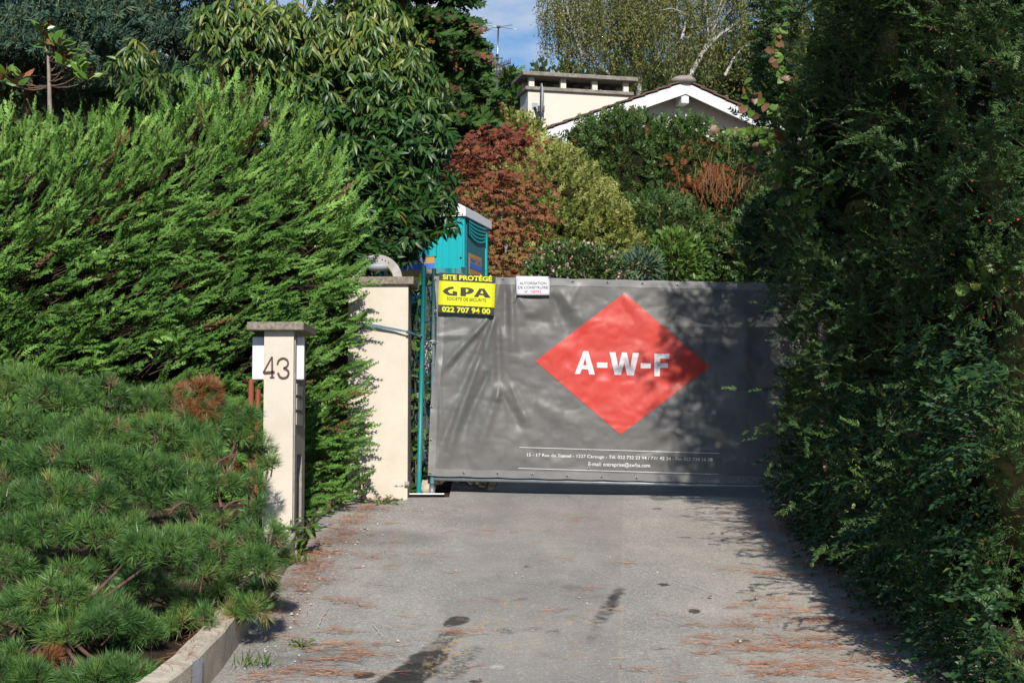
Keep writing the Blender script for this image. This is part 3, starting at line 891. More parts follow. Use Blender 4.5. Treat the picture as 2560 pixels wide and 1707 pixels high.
def r6(X, Y): return 1000 + .44643 * X, 650 + .44643 * Y
RIDGES = [  # (x0,y0,x1,y1,width,height in metres), photo-measured folds
    (512, 318, 205, 640, 30, .030), (512, 318, 330, 760, 26, -.022), (520, 320, 255, 640, 20, -.022), (530, 320, 455, 560, 22, .020), (545, 330, 560, 720, 26, -.020),
    (585, 110, 592, 420, 22, -.024), (625, 130, 632, 560, 26, .018), (555, 120, 520, 310, 16, .014), (440, 560, 240, 1130, 34, .030), (500, 620, 330, 1000, 30, -.026), (560, 700, 430, 1090, 34, .022),
    (560, 740, 690, 960, 30, -.022), (620, 700, 720, 930, 24, .016), (330, 780, 210, 1120, 26, -.02), (560, 735, 545, 790, 22, .022), (850, 200, 960, 420, 40, -.020), (900, 180, 1060, 400, 36, .014), (655, 200, 760, 330, 40, .016),
    (700, 330, 860, 340, 44, -.014), (1010, 130, 900, 330, 30, .010), (1240, 190, 1440, 420, 50, .012), (1480, 200, 1640, 420, 50, -.013), (1440, 150, 1620, 300, 50, .012), (1700, 160, 1980, 330, 60, .015),
    (760, 800, 1040, 960, 60, .012), (1500, 700, 1900, 560, 60, -.012), (1450, 940, 1750, 1130, 60, .012), (1300, 1080, 1700, 1010, 50, -.008), (205, 430, 480, 410, 26, .014), (200, 200, 235, 1100, 16, .012), (1950, 300, 1900, 900, 70, .014)]
def wrinkle(X, Y):
    """banner relief in metres towards the camera, at zoomed-photo coordinates"""
    X = np.asarray(X, float); Y = np.asarray(Y, float); h = 0 * X
    for x0, y0, x1, y1, w, a in RIDGES:
        dx, dy = x1 - x0, y1 - y0; L = math.hypot(dx, dy)
        t = ((X - x0) * dx + (Y - y0) * dy) / L ** 2; dd = np.abs((X - x0) * -dy + (Y - y0) * dx) / L
        f = np.clip(t / .12 + .4, 0, 1) * np.clip((1 - t) / .25 + .2, 0, 1); ww = w * (.45 + .75 * np.clip(t, 0, 1))
        h = h + a * f * np.exp(-(dd / ww) ** 2) * (t > -.1) * (t < 1.1)
    q = np.stack([X * .006, Y * .006, 0 * X], -1)
    edge = np.clip(np.minimum(np.minimum(Y - 95, 1215 - Y) / 80, 1), .15, 1)
    return (h + .016 * (vnoise(q, 1.0, 3) - .5) + .012 * (vnoise(q, 2.6, 4) - .5) + .005 * (vnoise(q, 7.0, 5) - .5) - .010 * np.clip(.10 - np.abs(vnoise(q, 2.1, 6) - .5), 0, 1) * 10 * .35 + .006 * np.clip(.08 - np.abs(vnoise(q, 4.3, 8) - .5), 0, 1) * 10 * .3) * edge
_gx, _gy = np.meshgrid(np.arange(100, 2420, 6.0), np.arange(40, 1300, 6.0))
_gw = wrinkle(_gx, _gy)
def wr(X, Y):
    a, b = min(max((X - 100) / 6, 0), _gw.shape[1] - 2), min(max((Y - 40) / 6, 0), _gw.shape[0] - 2)
    i, j = int(a), int(b); u, v = a - i, b - j
    return (_gw[j, i] * (1 - u) + _gw[j, i + 1] * u) * (1 - v) + (_gw[j + 1, i] * (1 - u) + _gw[j + 1, i + 1] * u) * v
LEFT = np.array([(60, 196), (90, 192), (200, 200), (300, 207), (460, 205), (600, 193), (820, 170), (1000, 163), (1215, 156)], float)
def banner_pt(px, py, lift=0.0):
    X, Y = (px - 1000) / .44643, (py - 650) / .44643
    return P(px, py, GY - .032 - float(wr(X, Y)) - lift)

def banner():
    t = thing('advertising_banner', 'large wrinkled grey mesh banner with red diamond and A-W-F lettering', 'banner', (BL.x, GY, BL.z))
    nu, nv = 220, 110
    top = lambda u: (90 + 49 * u); bot = lambda u: (1205 + 55 * u)
    U, Vv = np.meshgrid(np.linspace(0, 1, nu), np.linspace(0, 1, nv))
    Ym = top(U) + (bot(U) - top(U)) * Vv
    # slack between eyelets along the lower and upper hems
    Ym = Ym + 4 * np.abs(np.sin(U * 2200 / 195 * math.pi)) * (Vv - .5) * 2 * (np.abs(Vv - .5) > .44)
    x0 = np.interp(Ym, LEFT[:, 0], LEFT[:, 1]); Xm = x0 + (2378 - x0) * U
    Wm = np.array([wr(a, b) for a, b in zip(Xm.ravel(), Ym.ravel())]).reshape(Xm.shape)
    def strip(name, sel_u, sel_v, mat, lift):
        Xs, Ys, Ws = Xm[sel_v][:, sel_u], Ym[sel_v][:, sel_u], Wm[sel_v][:, sel_u]
        V = [P(1000 + .44643 * a, 650 + .44643 * b, GY - .032 - c - lift)[:] for a, b, c in zip(Xs.ravel(), Ys.ravel(), Ws.ravel())]
        w, h = Xs.shape[1], Xs.shape[0]
        i = np.arange(h - 1)[:, None] * w + np.arange(w - 1)[None]
        return np_mesh(name, V, np.stack([i, i + w, i + w + 1, i + 1], -1).reshape(-1, 4), mat, t, None, True)
    A = slice(None)
    strip('sheet', A, A, 'banner_grey', 0)
    strip('hem', A, slice(0, 5), 'banner_hem', .003); strip('hem', A, slice(nv - 5, nv), 'banner_hem', .003); strip('hem', slice(0, 5), slice(4, nv - 4), 'banner_hem', .0025)
    # red diamond, following the relief
    T_, R_, B_, L_ = (np.array(r6(*p)) for p in ((1258, 183), (1735, 598), (1235, 977), (757, 565)))
    n = 60; V = []
    for i in range(n + 1):
        for j in range(n + 1):
            a, b = i / n, j / n
            p = T_ * (1 - a) * (1 - b) + R_ * a * (1 - b) + B_ * a * b + L_ * (1 - a) * b
            V.append(banner_pt(p[0], p[1], .003)[:])
    i = np.arange(n)[:, None] * (n + 1) + np.arange(n)[None]
    np_mesh('diamond_print', V, np.stack([i, i + 1, i + n + 2, i + n + 1], -1).reshape(-1, 4), 'print_red', t, None, True)
    # eyelets
    def eyelet(px, py):
        p = banner_pt(px, py, .005); pts = [p + Vector((.0105 * math.cos(a), 0, .0105 * math.sin(a))) for a in np.linspace(0, 2 * math.pi, 13)]
        e = tube('eyelet', pts, .0042, 'steel', t, 6, cap=False)
        tube('eyelet_hole', [p + Vector((0, .002, 0)), p], .008, 'dark_steel', e, 10)
    for X, Y in [(577, 106), (968, 119), (1162, 125), (1357, 131), (1552, 138), (1748, 145), (1943, 151), (2139, 154), (198, 108), (200, 286), (203, 462), (176, 822), (172, 1006), (169, 1192),
                 (357, 1190), (547, 1194), (741, 1199), (936, 1206), (1130, 1212), (1325, 1218), (1518, 1223), (1713, 1228), (1909, 1234), (2095, 1237), (2270, 1242), (1057, 1167)]:
        eyelet(*r6(X, Y))
    return t
BAN = banner()

def fill_shape(name, loops, mat, parent, ptf, cuts=0.03):
    """filled outline (first loop) with holes, laid on a surface by ptf(px, py)"""
    bm = bmesh.new()
    for lp in loops:
        vs_ = [bm.verts.new((x, 0, y)) for x, y in lp]
        for a, b in zip(vs_, vs_[1:] + vs_[:1]): bm.edges.new((a, b))
    bmesh.ops.triangle_fill(bm, use_beauty=True, use_dissolve=False, edges=bm.edges[:])
    lay(bm, ptf); return bm_obj(name, bm, mat, parent)

def lay(bm, ptf, cut=7.0):
    xs = [v.co.x for v in bm.verts]; zs = [v.co.z for v in bm.verts]
    if cut:
        for c, no in ((np.arange(min(xs) + cut, max(xs), cut), (1, 0, 0)), (np.arange(min(zs) + cut, max(zs), cut), (0, 0, 1))):
            for q in c: bmesh.ops.bisect_plane(bm, geom=bm.verts[:] + bm.edges[:] + bm.faces[:], plane_co=(q * no[0], 0, q * no[2]), plane_no=no)
    for v in bm.verts: v.co = ptf(v.co.x, v.co.z)
    bmesh.ops.recalc_face_normals(bm, faces=bm.faces)
    if bm.faces and sum(f.normal.y for f in bm.faces) > 0: bmesh.ops.reverse_faces(bm, faces=bm.faces[:])

def text_print(name, body, tl, tr, bl, mat, parent, ptf, bold=0.0, cut=0, spacing=1.0):
    """built-in lettering stretched into the quad tl-tr-bl given in photo pixels"""
    cu = bpy.data.curves.new('txt', 'FONT'); cu.body = body; cu.size = 1.0; cu.offset = bold; cu.resolution_u = 4; cu.space_character = spacing
    o = bpy.data.objects.new('txt', cu); COL.objects.link(o)
    me = bpy.data.meshes.new_from_object(o.evaluated_get(bpy.context.evaluated_depsgraph_get()))
    bpy.data.objects.remove(o)
    bm = bmesh.new(); bm.from_mesh(me); bpy.data.meshes.remove(me)
    xs = [v.co.x for v in bm.verts]; ys = [v.co.y for v in bm.verts]
    x0, x1, y0, y1 = min(xs), max(xs), min(ys), max(ys)
    tl, tr, bl = (np.array(p, float) for p in (tl, tr, bl))
    for v in bm.verts:
        s, q = (v.co.x - x0) / (x1 - x0), (y1 - v.co.y) / (y1 - y0)
        p = tl + (tr - tl) * s + (bl - tl) * q; v.co = (p[0], 0, p[1])
    lay(bm, ptf, cut)
    return bm_obj(name, bm, mat, parent)

def banner_print():
    f = lambda x, y: banner_pt(x, y, .0055)
    g = lambda pts: [r6(*p) for p in pts]
    fill_shape('letter_a', [g([(978, 637), (1028, 510), (1054, 510), (1092, 641), (1060, 640), (1053, 612), (1018, 610), (1008, 638)]), g([(1025, 588), (1046, 589), (1037, 546)])], 'print_white', BAN, f)
    fill_shape('hyphen', [g([(1103, 572), (1162, 574), (1161, 604), (1102, 602)])], 'print_white', BAN, f)
    fill_shape('letter_w', [g([(1173, 515), (1206, 516), (1223, 600), (1243, 517), (1270, 518), (1289, 604), (1304, 520), (1338, 521), (1309, 646), (1272, 645), (1256, 572), (1237, 643), (1202, 642)])], 'print_white', BAN, f)
    fill_shape('hyphen', [g([(1348, 577), (1405, 579), (1404, 607), (1347, 606)])], 'print_white', BAN, f)
    fill_shape('letter_f', [g([(1425, 523), (1508, 525), (1508, 553), (1456, 551), (1456, 577), (1500, 578), (1500, 604), (1456, 603), (1455, 651), (1424, 650)])], 'print_white', BAN, f)
    for (a, b) in (((667, 1046), (1787, 1080)), ((663, 1163), (1785, 1197))):
        fill_shape('rule_line', [g([a, b, (b[0], b[1] + 3.2), (a[0], a[1] + 3.2)])], 'print_white', BAN, f)
    f2 = lambda x, y: banner_pt(x, y, .006)
    text_print('address_line', '15 - 17 Rue du Tunnel - 1227 Carouge - Tél. 022 732 23 94 / 731 42 34 - Fax 022 738 16 18', r6(712, 1080), r6(1750, 1108), r6(711, 1104), 'print_white', BAN, f2, .010)
    text_print('address_line', 'E-mail: entreprise@awfsa.com', r6(1056, 1128), r6(1401, 1137), r6(1055, 1158), 'print_white', BAN, f2, .010)
    text_print('maker_mark', 'ivatech', (1957, 1190), (2026, 1191.5), (1956, 1197.5), 'print_white', BAN, f2, .02)
    fill_shape('maker_mark', [[(1960, 1187), (2004, 1188.5), (2004, 1190), (1960, 1188.5)]], 'sign_yellow', BAN, f2)
banner_print()

def plate(name, TLp, TRp, BRp, BLp, Y, mat, parent, thick=.004, bow=0.0):
    V = []; n = 8
    tlp, trp, brp, blp = (np.array(p, float) for p in (TLp, TRp, BRp, BLp))
    fr = []
    for j in range(n + 1):
        for i in range(n + 1):
            a, b = i / n, j / n
            p = (tlp * (1 - a) + trp * a) * (1 - b) + (blp * (1 - a) + brp * a) * b
            fr.append((p[0], p[1], Y(p[0], p[1])))
    for k in (0, thick):
        for x, y, d in fr: V.append(P(x, y, d + k)[:])
    Fc = []; m = (n + 1) ** 2
    for j in range(n):
        for i in range(n):
            q = j * (n + 1) + i; Fc.append((q, q + n + 1, q + n + 2, q + 1)); Fc.append((m + q, m + q + 1, m + q + n + 2, m + q + n + 1))
    rim = [i for i in range(n + 1)] + [j * (n + 1) + n for j in range(1, n + 1)] + [n * (n + 1) + i for i in range(n - 1, -1, -1)] + [j * (n + 1) for j in range(n - 1, 0, -1)]
    for a, b in zip(rim, rim[1:] + rim[:1]): Fc.append((a, b, b + m, a + m))
    return mesh_from(name, V, Fc, mat, parent, True)

def yellow_sign():
    s5 = lambda x, y: (1060 + x * .15306, 660 + y * .15306)
    Yf = lambda x, y: GY - .088 + .012 * math.sin((x - 1095) / 140 * math.pi) * max(0, (y - 740) / 45)
    t = thing('warning_sign', 'yellow and black SITE PROTÉGÉ sign on the corner of the banner', 'sign', P(1095, 785, GY - .08))
    q = [s5(250, 140), s5(1172, 195), s5(1143, 840), s5(228, 790)]
    plate('sign_board', *q, Yf, 'sign_yellow', t)
    up = lambda k: (lambda x, y: P(x, y, Yf(x, y) - k))
    L = lambda y: tuple(np.array(q[0]) + (np.array(q[3]) - np.array(q[0])) * y); Rr = lambda y: tuple(np.array(q[1]) + (np.array(q[2]) - np.array(q[1])) * y)
    f1 = (268 - 140) / 650; f2 = (662 - 140) / 650
    fill_shape('black_band', [[L(0.0), Rr(0.0), Rr(f1 - .005), L(f1)]], 'sign_black', t, up(.002))
    fill_shape('black_band', [[L(f2), Rr(f2 - .003), Rr(1), L(1)]], 'sign_black', t, up(.002))
    text_print('sign_text', 'SITE PROTÉGÉ', s5(306, 150), s5(1112, 186), s5(306, 252), 'sign_yellow', t, up(.0035), .035)
    text_print('sign_text', '022 707 94 00', s5(294, 690), s5(1082, 728), s5(294, 782), 'sign_yellow', t, up(.0035), .035)
    text_print('sign_text', 'SOCIETE DE SECURITE', s5(374, 536), s5(1020, 570), s5(372, 586), 'sign_black', t, up(.003), .003)
    g = lambda pts: [s5(*p) for p in pts]
    fill_shape('logo_letter', [g([(303, 440), (345, 403), (405, 378), (470, 368), (497, 400), (440, 408), (405, 422), (390, 440), (402, 462), (432, 480), (468, 484), (472, 470), (462, 462), (478, 440), (545, 455), (542, 517), (480, 515), (400, 508), (340, 480)])], 'sign_black', t, up(.003))
    fill_shape('logo_letter', [g([(598, 380), (720, 385), (780, 398), (815, 422), (818, 438), (792, 468), (745, 486), (688, 490), (684, 524), (595, 520)]), g([(684, 400), (716, 410), (730, 428), (720, 446), (686, 466)])], 'sign_black', t, up(.003))
    fill_shape('logo_letter', [g([(815, 535), (905, 400), (985, 402), (1087, 550), (995, 545), (970, 510), (905, 505), (885, 537)]), g([(915, 480), (948, 424), (975, 484)])], 'sign_black', t, up(.003))
yellow_sign()

def white_sign():
    s5 = lambda x, y: (1060 + x * .15306, 660 + y * .15306)
    Yf = lambda x, y: GY - .078
    t = thing('permit_sign', 'small white building permit sign beside the yellow sign', 'sign', P(1290, 738, GY - .078))
    plate('sign_board', s5(1502, 197), s5(2052, 205), s5(2050, 510), s5(1510, 510), Yf, 'sign_white', t)
    up = lambda x, y: P(x, y, GY - .081)
    text_print('sign_text', 'RÉPUBLIQUE ET CANTON DE GENÈVE', s5(1545, 238), s5(2000, 240), s5(1545, 256), 'ink_pale', t, up)
    text_print('sign_text', 'AUTORISATION', s5(1560, 290), s5(2000, 292), s5(1560, 335), 'ink_grey', t, up, .014)
    text_print('sign_text', 'DE CONSTRUIRE', s5(1536, 360), s5(2022, 361), s5(1537, 404), 'ink_grey', t, up, .014)
    text_print('sign_text', 'N°', s5(1642, 430), s5(1700, 430), s5(1642, 470), 'ink_grey', t, up, .014)
    text_print('sign_text', '108792', s5(1730, 428), s5(1917, 429), s5(1730, 470), 'ink_red', t, up, .014)
    tube('tie_wire', [P(1371, 694, GY - .085), P(1376, 691, GY - .08), P(1374, 686, GY - .05)], .004, 'dark_steel', t, 6)
    tube('tie_wire', [P(1293, 737, GY - .085), P(1289, 746, GY - .09), P(1283, 752, GY - .075)], .0025, 'dark_steel', t, 6)
white_sign()

# loose eyelet hanging below the bottom rail
p = P(1908, 1226, GY - .05)
o = tube('loose_eyelet', [p + Vector((.010 * math.cos(a), 0, .010 * math.sin(a))) for a in np.linspace(0, 2 * math.pi, 13)], .0042, 'steel', None, 6, cap=False)
tube('hook', [p + Vector((0, 0, .01)), p + Vector((-.004, .01, .03)), p + Vector((0, .04, .07))], .002, 'steel', o, 5)
tag(o, 'steel eyelet hanging loose under the bottom rail of the fence', 'eyelet')

# ================================================================== PORTABLE TOILET
def toilet():
    D = 18.0; A = R(14)
    corner = P(1158, 700, D)                            # vertical corner towards the camera
    ex = Vector((math.cos(A), math.sin(A), 0)); ey = Vector((-math.sin(A), math.cos(A), 0))
    # left face runs from the corner to the left and away; right face runs back
    lf = Vector((-math.cos(A), math.sin(A), 0)); rf = Vector((math.sin(A), math.cos(A), 0))
    top = P(1158, 541, D).z; z0 = float(gz(corner.x - .5, D)) + .02
    t = thing('portable_toilet', 'turquoise portable toilet with white roof behind the fence', 'portable toilet', (corner.x, D, z0))
    nl = -rf; nr = -lf                                   # outward normals
    def quad_box(name, o, u, w, n, du, dz, th, mat, parent, bev=.006):
        """slab: starts at o, du along u, dz up, thickness th along n (outwards)"""
        M = Matrix((( *u, 0), ( *n, 0), (0, 0, 1, 0), (0, 0, 0, 1))).transposed()
        c = o + u * du / 2 + n * th / 2 + Vector((0, 0, dz / 2))
        bm = bmesh.new(); bmesh.ops.create_cube(bm, size=1); bmesh.ops.scale(bm, vec=(du, th, dz), verts=bm.verts)
        if bev: bmesh.ops.bevel(bm, geom=bm.edges[:], offset=bev, segments=2, affect='EDGES')
        bmesh.ops.transform(bm, matrix=Matrix.Translation(c) @ M, verts=bm.verts)
        bmesh.ops.recalc_face_normals(bm, faces=bm.faces)
        return bm_obj(name, bm, mat, parent)
    o = Vector((corner.x, D, z0)); H = top - z0; Wd = 1.12
    quad_box('body', o + lf * .03 + rf * .03, lf, None, rf, Wd - .06, H, Wd - .06, 'turquoise', t, .02)
    # corner pillars
    for c in (o, o + lf * (Wd - .10), o + rf * (Wd - .10)):
        quad_box('corner_profile', c + rf * -.012 + lf * -.012, lf, None, rf, .10, H, .10, 'turquoise', t, .02)
    # left face: raised frame, recessed panel lines
    z = lambda py: P(1100, py, D).z - z0
    quad_box('door_rib', o + lf * .16 + rf * .0 + Vector((0, 0, .1)), lf, None, nl, .09, z(552) - .1, .030, 'turquoise', t, .012)
    quad_box('door_panel', o + lf * .33 + rf * .025 + Vector((0, 0, z(640))), lf, None, nl, .60, z(585) - z(640), .016, 'turquoise', t, .008)
    for k, py in enumerate((560, 568, 576)):
        quad_box('vent_slot', o + lf * .33 + rf * .028 + Vector((0, 0, z(py))), lf, None, nl, .62, .012, .006, 'turquoise_deep', t, 0)
    st = quad_box('sticker', o + lf * .36 + rf * .024 + Vector((0, 0, z(700))), lf, None, nl, .62, z(628) - z(700), .008, 'sticker_orange', t, 0)
    quad_box('sticker_band', o + lf * .36 + rf * .0155 + Vector((0, 0, z(671))), lf, None, nl, .62, z(655) - z(671), .003, 'sticker_blue', st, 0)
    def face_text(body, org, u, n, x0, x1, zb, zt, mat, parent):
        def ptf(a, b): return org + u * a + Vector((0, 0, b)) + n * .003
        cu = bpy.data.curves.new('txt', 'FONT'); cu.body = body; cu.offset = .03; cu.resolution_u = 3
        ob = bpy.data.objects.new('txt', cu); COL.objects.link(ob)
        me = bpy.data.meshes.new_from_object(ob.evaluated_get(bpy.context.evaluated_depsgraph_get())); bpy.data.objects.remove(ob)
        xs = [v.co.x for v in me.vertices]; ys_ = [v.co.y for v in me.vertices]
        for v in me.vertices: v.co = ptf(x0 + (x1 - x0) * (v.co.x - min(xs)) / (max(xs) - min(xs)), zb + (zt - zb) * (v.co.y - min(ys_)) / (max(ys_) - min(ys_)))
        return link('sticker_text', me, mat, parent)
    org = o + lf * .36 + rf * .012
    face_text('Mobi Toil', org + lf * .62, -lf, nl, .02, .52, z(652), z(635), 'sticker_blue', st)
    # right face: vent slats, smile-shaped ribs and sticker
    orr = o + lf * .004
    quad_box('side_panel', orr + rf * .12 + Vector((0, 0, .1)), rf, None, nr, .84, z(543) - .1, .012, 'turquoise_deep', t, .004)
    quad_box('vent_back', orr + rf * .14 + Vector((0, 0, z(588))), rf, None, nr, .80, z(545) - z(588), .0135, 'dark_steel', t, 0)
    for k in range(5):
        zz = z(550 + k * 7.4); n = 10; V, Fc = [], []
        for i in range(n + 1):
            s = i / n; sag = -.012 * (1 - (2 * s - 1) ** 2) * (1 + k)
            for dz_, th in ((0, .014), (.020, .014), (.020, .034), (0, .034)): V.append(orr + rf * (.14 + .80 * s) + nr * th + Vector((0, 0, zz + sag + dz_)))
            if i:
                for j in range(4): a, b = (i - 1) * 4 + j, i * 4 + j; j1 = (j + 1) % 4; Fc.append((a, b, i * 4 + j1, (i - 1) * 4 + j1))
        mesh_from('vent_slat', V, Fc, 'turquoise', t)
    ss = quad_box('sticker', orr + rf * .22 + Vector((0, 0, z(680))), rf, None, nr, .56, z(627) - z(680), .016, 'sticker_orange', t, 0)
    quad_box('sticker_band', orr + rf * .22 + nr * .0165 + Vector((0, 0, z(664))), rf, None, nr, .56, z(650) - z(664), .003, 'sticker_blue', ss, 0)
    face_text("Mobi Toil", orr + rf * .22 + nr * .017, rf, nr, .06, .50, z(646), z(636), 'sticker_blue', ss)
    # white domed roof
    V, Fc = [], []; n = 8
    for i in range(n + 1):
        for j in range(n + 1):
            a, b = i / n, j / n
            p = o + lf * (-.04 + (Wd + .08) * a) + rf * (-.04 + (Wd + .08) * b)
            h = .10 + .17 * min(1, 2.6 * min(a, 1 - a, b, 1 - b)) ** .7 if 0 < i < n and 0 < j < n else .10
            V.append((p.x, p.y, top + h + (.012 * ((i + j) % 2) if 0 < i < n and 0 < j < n else 0)))
    for i in range(n):
        for j in range(n): q = i * (n + 1) + j; Fc.append((q, q + n + 1, q + n + 2, q + 1))
    m = len(V); rim = [i * (n + 1) for i in range(n + 1)] + [n * (n + 1) + j for j in range(1, n + 1)] + [i * (n + 1) + n for i in range(n - 1, -1, -1)] + [j for j in range(n - 1, 0, -1)]
    for q in rim: V.append((V[q][0], V[q][1], top))
    for k in range(len(rim)): k1 = (k + 1) % len(rim); Fc.append((rim[k], rim[k1], m + k1, m + k))
    Fc.append(tuple(range(m, len(V))))
    mesh_from('roof', V, Fc, 'toilet_white', t)
    c = P(1142, 515, D + .35)
    tube('vent_pipe', [Vector((c.x, D + .35, top + .05)), Vector((c.x, D + .35, P(1142, 509, D + .35).z))], .035, 'pipe_grey', t, 14)
    tube('hose', [P(1120, 582, D - .03), P(1122, 570, D - .05), P(1126, 555, D - .05), P(1125, 545, D - .02)], .010, 'toilet_white', t, 8)
    for py in (552, 640):
        p = P(1152, py, D - .03); tube('rivet', [p, p + Vector((.0, -.01, 0))], .012, 'steel', t, 8)
toilet()

# flower pot, rubble and soil behind the gap under the banner
def gap_things():
    c = P(1158, 1217, 14.3)
    g0 = float(gz(c.x, 14.3))
    bm = bmesh.new(); prof = [(.00, 0), (.085, 0), (.12, .17), (.135, .17), (.135, .21), (.12, .21), (.115, .19)]
    n = 20; vv = [[bm.verts.new((c.x + r_ * math.cos(2 * math.pi * k / n), 14.3 + r_ * math.sin(2 * math.pi * k / n), g0 + .03 + z_)) for k in range(n)] for r_, z_ in prof[1:]]
    for a, b in zip(vv[:-1], vv[1:]):
        for k in range(n): bm.faces.new((a[k], a[(k + 1) % n], b[(k + 1) % n], b[k]))
    tag(bm_obj('flower_pot', bm, 'terracotta', None, True), 'terracotta flower pot behind the fence foot, half hidden by the banner', 'flower pot')
    bag = Bag(); V0 = np.array([[-1, -1, -1], [1, -1, -1], [1, 1, -1], [-1, 1, -1], [-.7, -.6, 1], [.6, -.7, .8], [.7, .6, 1], [-.6, .7, .9]], float) * .5
    Q0 = np.array([[0, 1, 5, 4], [1, 2, 6, 5], [2, 3, 7, 6], [3, 0, 4, 7], [4, 5, 6, 7]])
    n = 260; x = rng.uniform(-.78, -.15, n); y = rng.uniform(13.75, 15.2, n)
    pos = np.stack([x, y, gz(x, y) + .02 + .10 * np.exp(-((x + .5) / .3) ** 2)], -1)
    bag.scatter((V0, Q0), pos, rnd(n), rnd(n), rng.uniform(.015, .06, n), .5)
    o = bag.build('rubble', 'rock', None); tag(o, 'small brown stones and debris heaped behind the fence foot', 'rubble', kind='stuff')
    for (px, py, d, s, lab) in ((1067, 1222, 13.75, .10, 'beige broken stone between the two fence poles'), (1986, 1236, 13.5, .085, 'pale rounded stone by the fence at the foot of the hedge')):
        p = P(px, py, d); p.z = float(gz(p.x, d)) + s * .4
        tag(lump('stone', p, (s * .75, s * .7, s * .75), 'rock', None, .35, int(px), 2), lab, 'stone')
gap_things()

# ================================================================== HOUSE
HA = R(14)
HX = Vector((math.cos(HA), math.sin(HA), 0)); HY = Vector((-math.sin(HA), math.cos(HA), 0)); HZ = Vector((0, 0, 1))
APEX = P(1715, 203, 38.0)
def hp(x, y, z): return APEX + HX * x + HY * y + HZ * z
def hbox(name, c, s, mat, parent, tilt=0.0, bev=0.0):
    M = Matrix((( *HX, 0), ( *HY, 0), ( *HZ, 0), (0, 0, 0, 1))).transposed()
    bm = bmesh.new(); bmesh.ops.create_cube(bm, size=1); bmesh.ops.scale(bm, vec=s, verts=bm.verts)
    if bev: bmesh.ops.bevel(bm, geom=bm.edges[:], offset=bev, segments=1, affect='EDGES')
    bmesh.ops.transform(bm, matrix=Matrix.Translation(hp(*c)) @ M @ Matrix.Rotation(tilt, 4, 'Y'), verts=bm.verts)
    return bm_obj(name, bm, mat, parent)

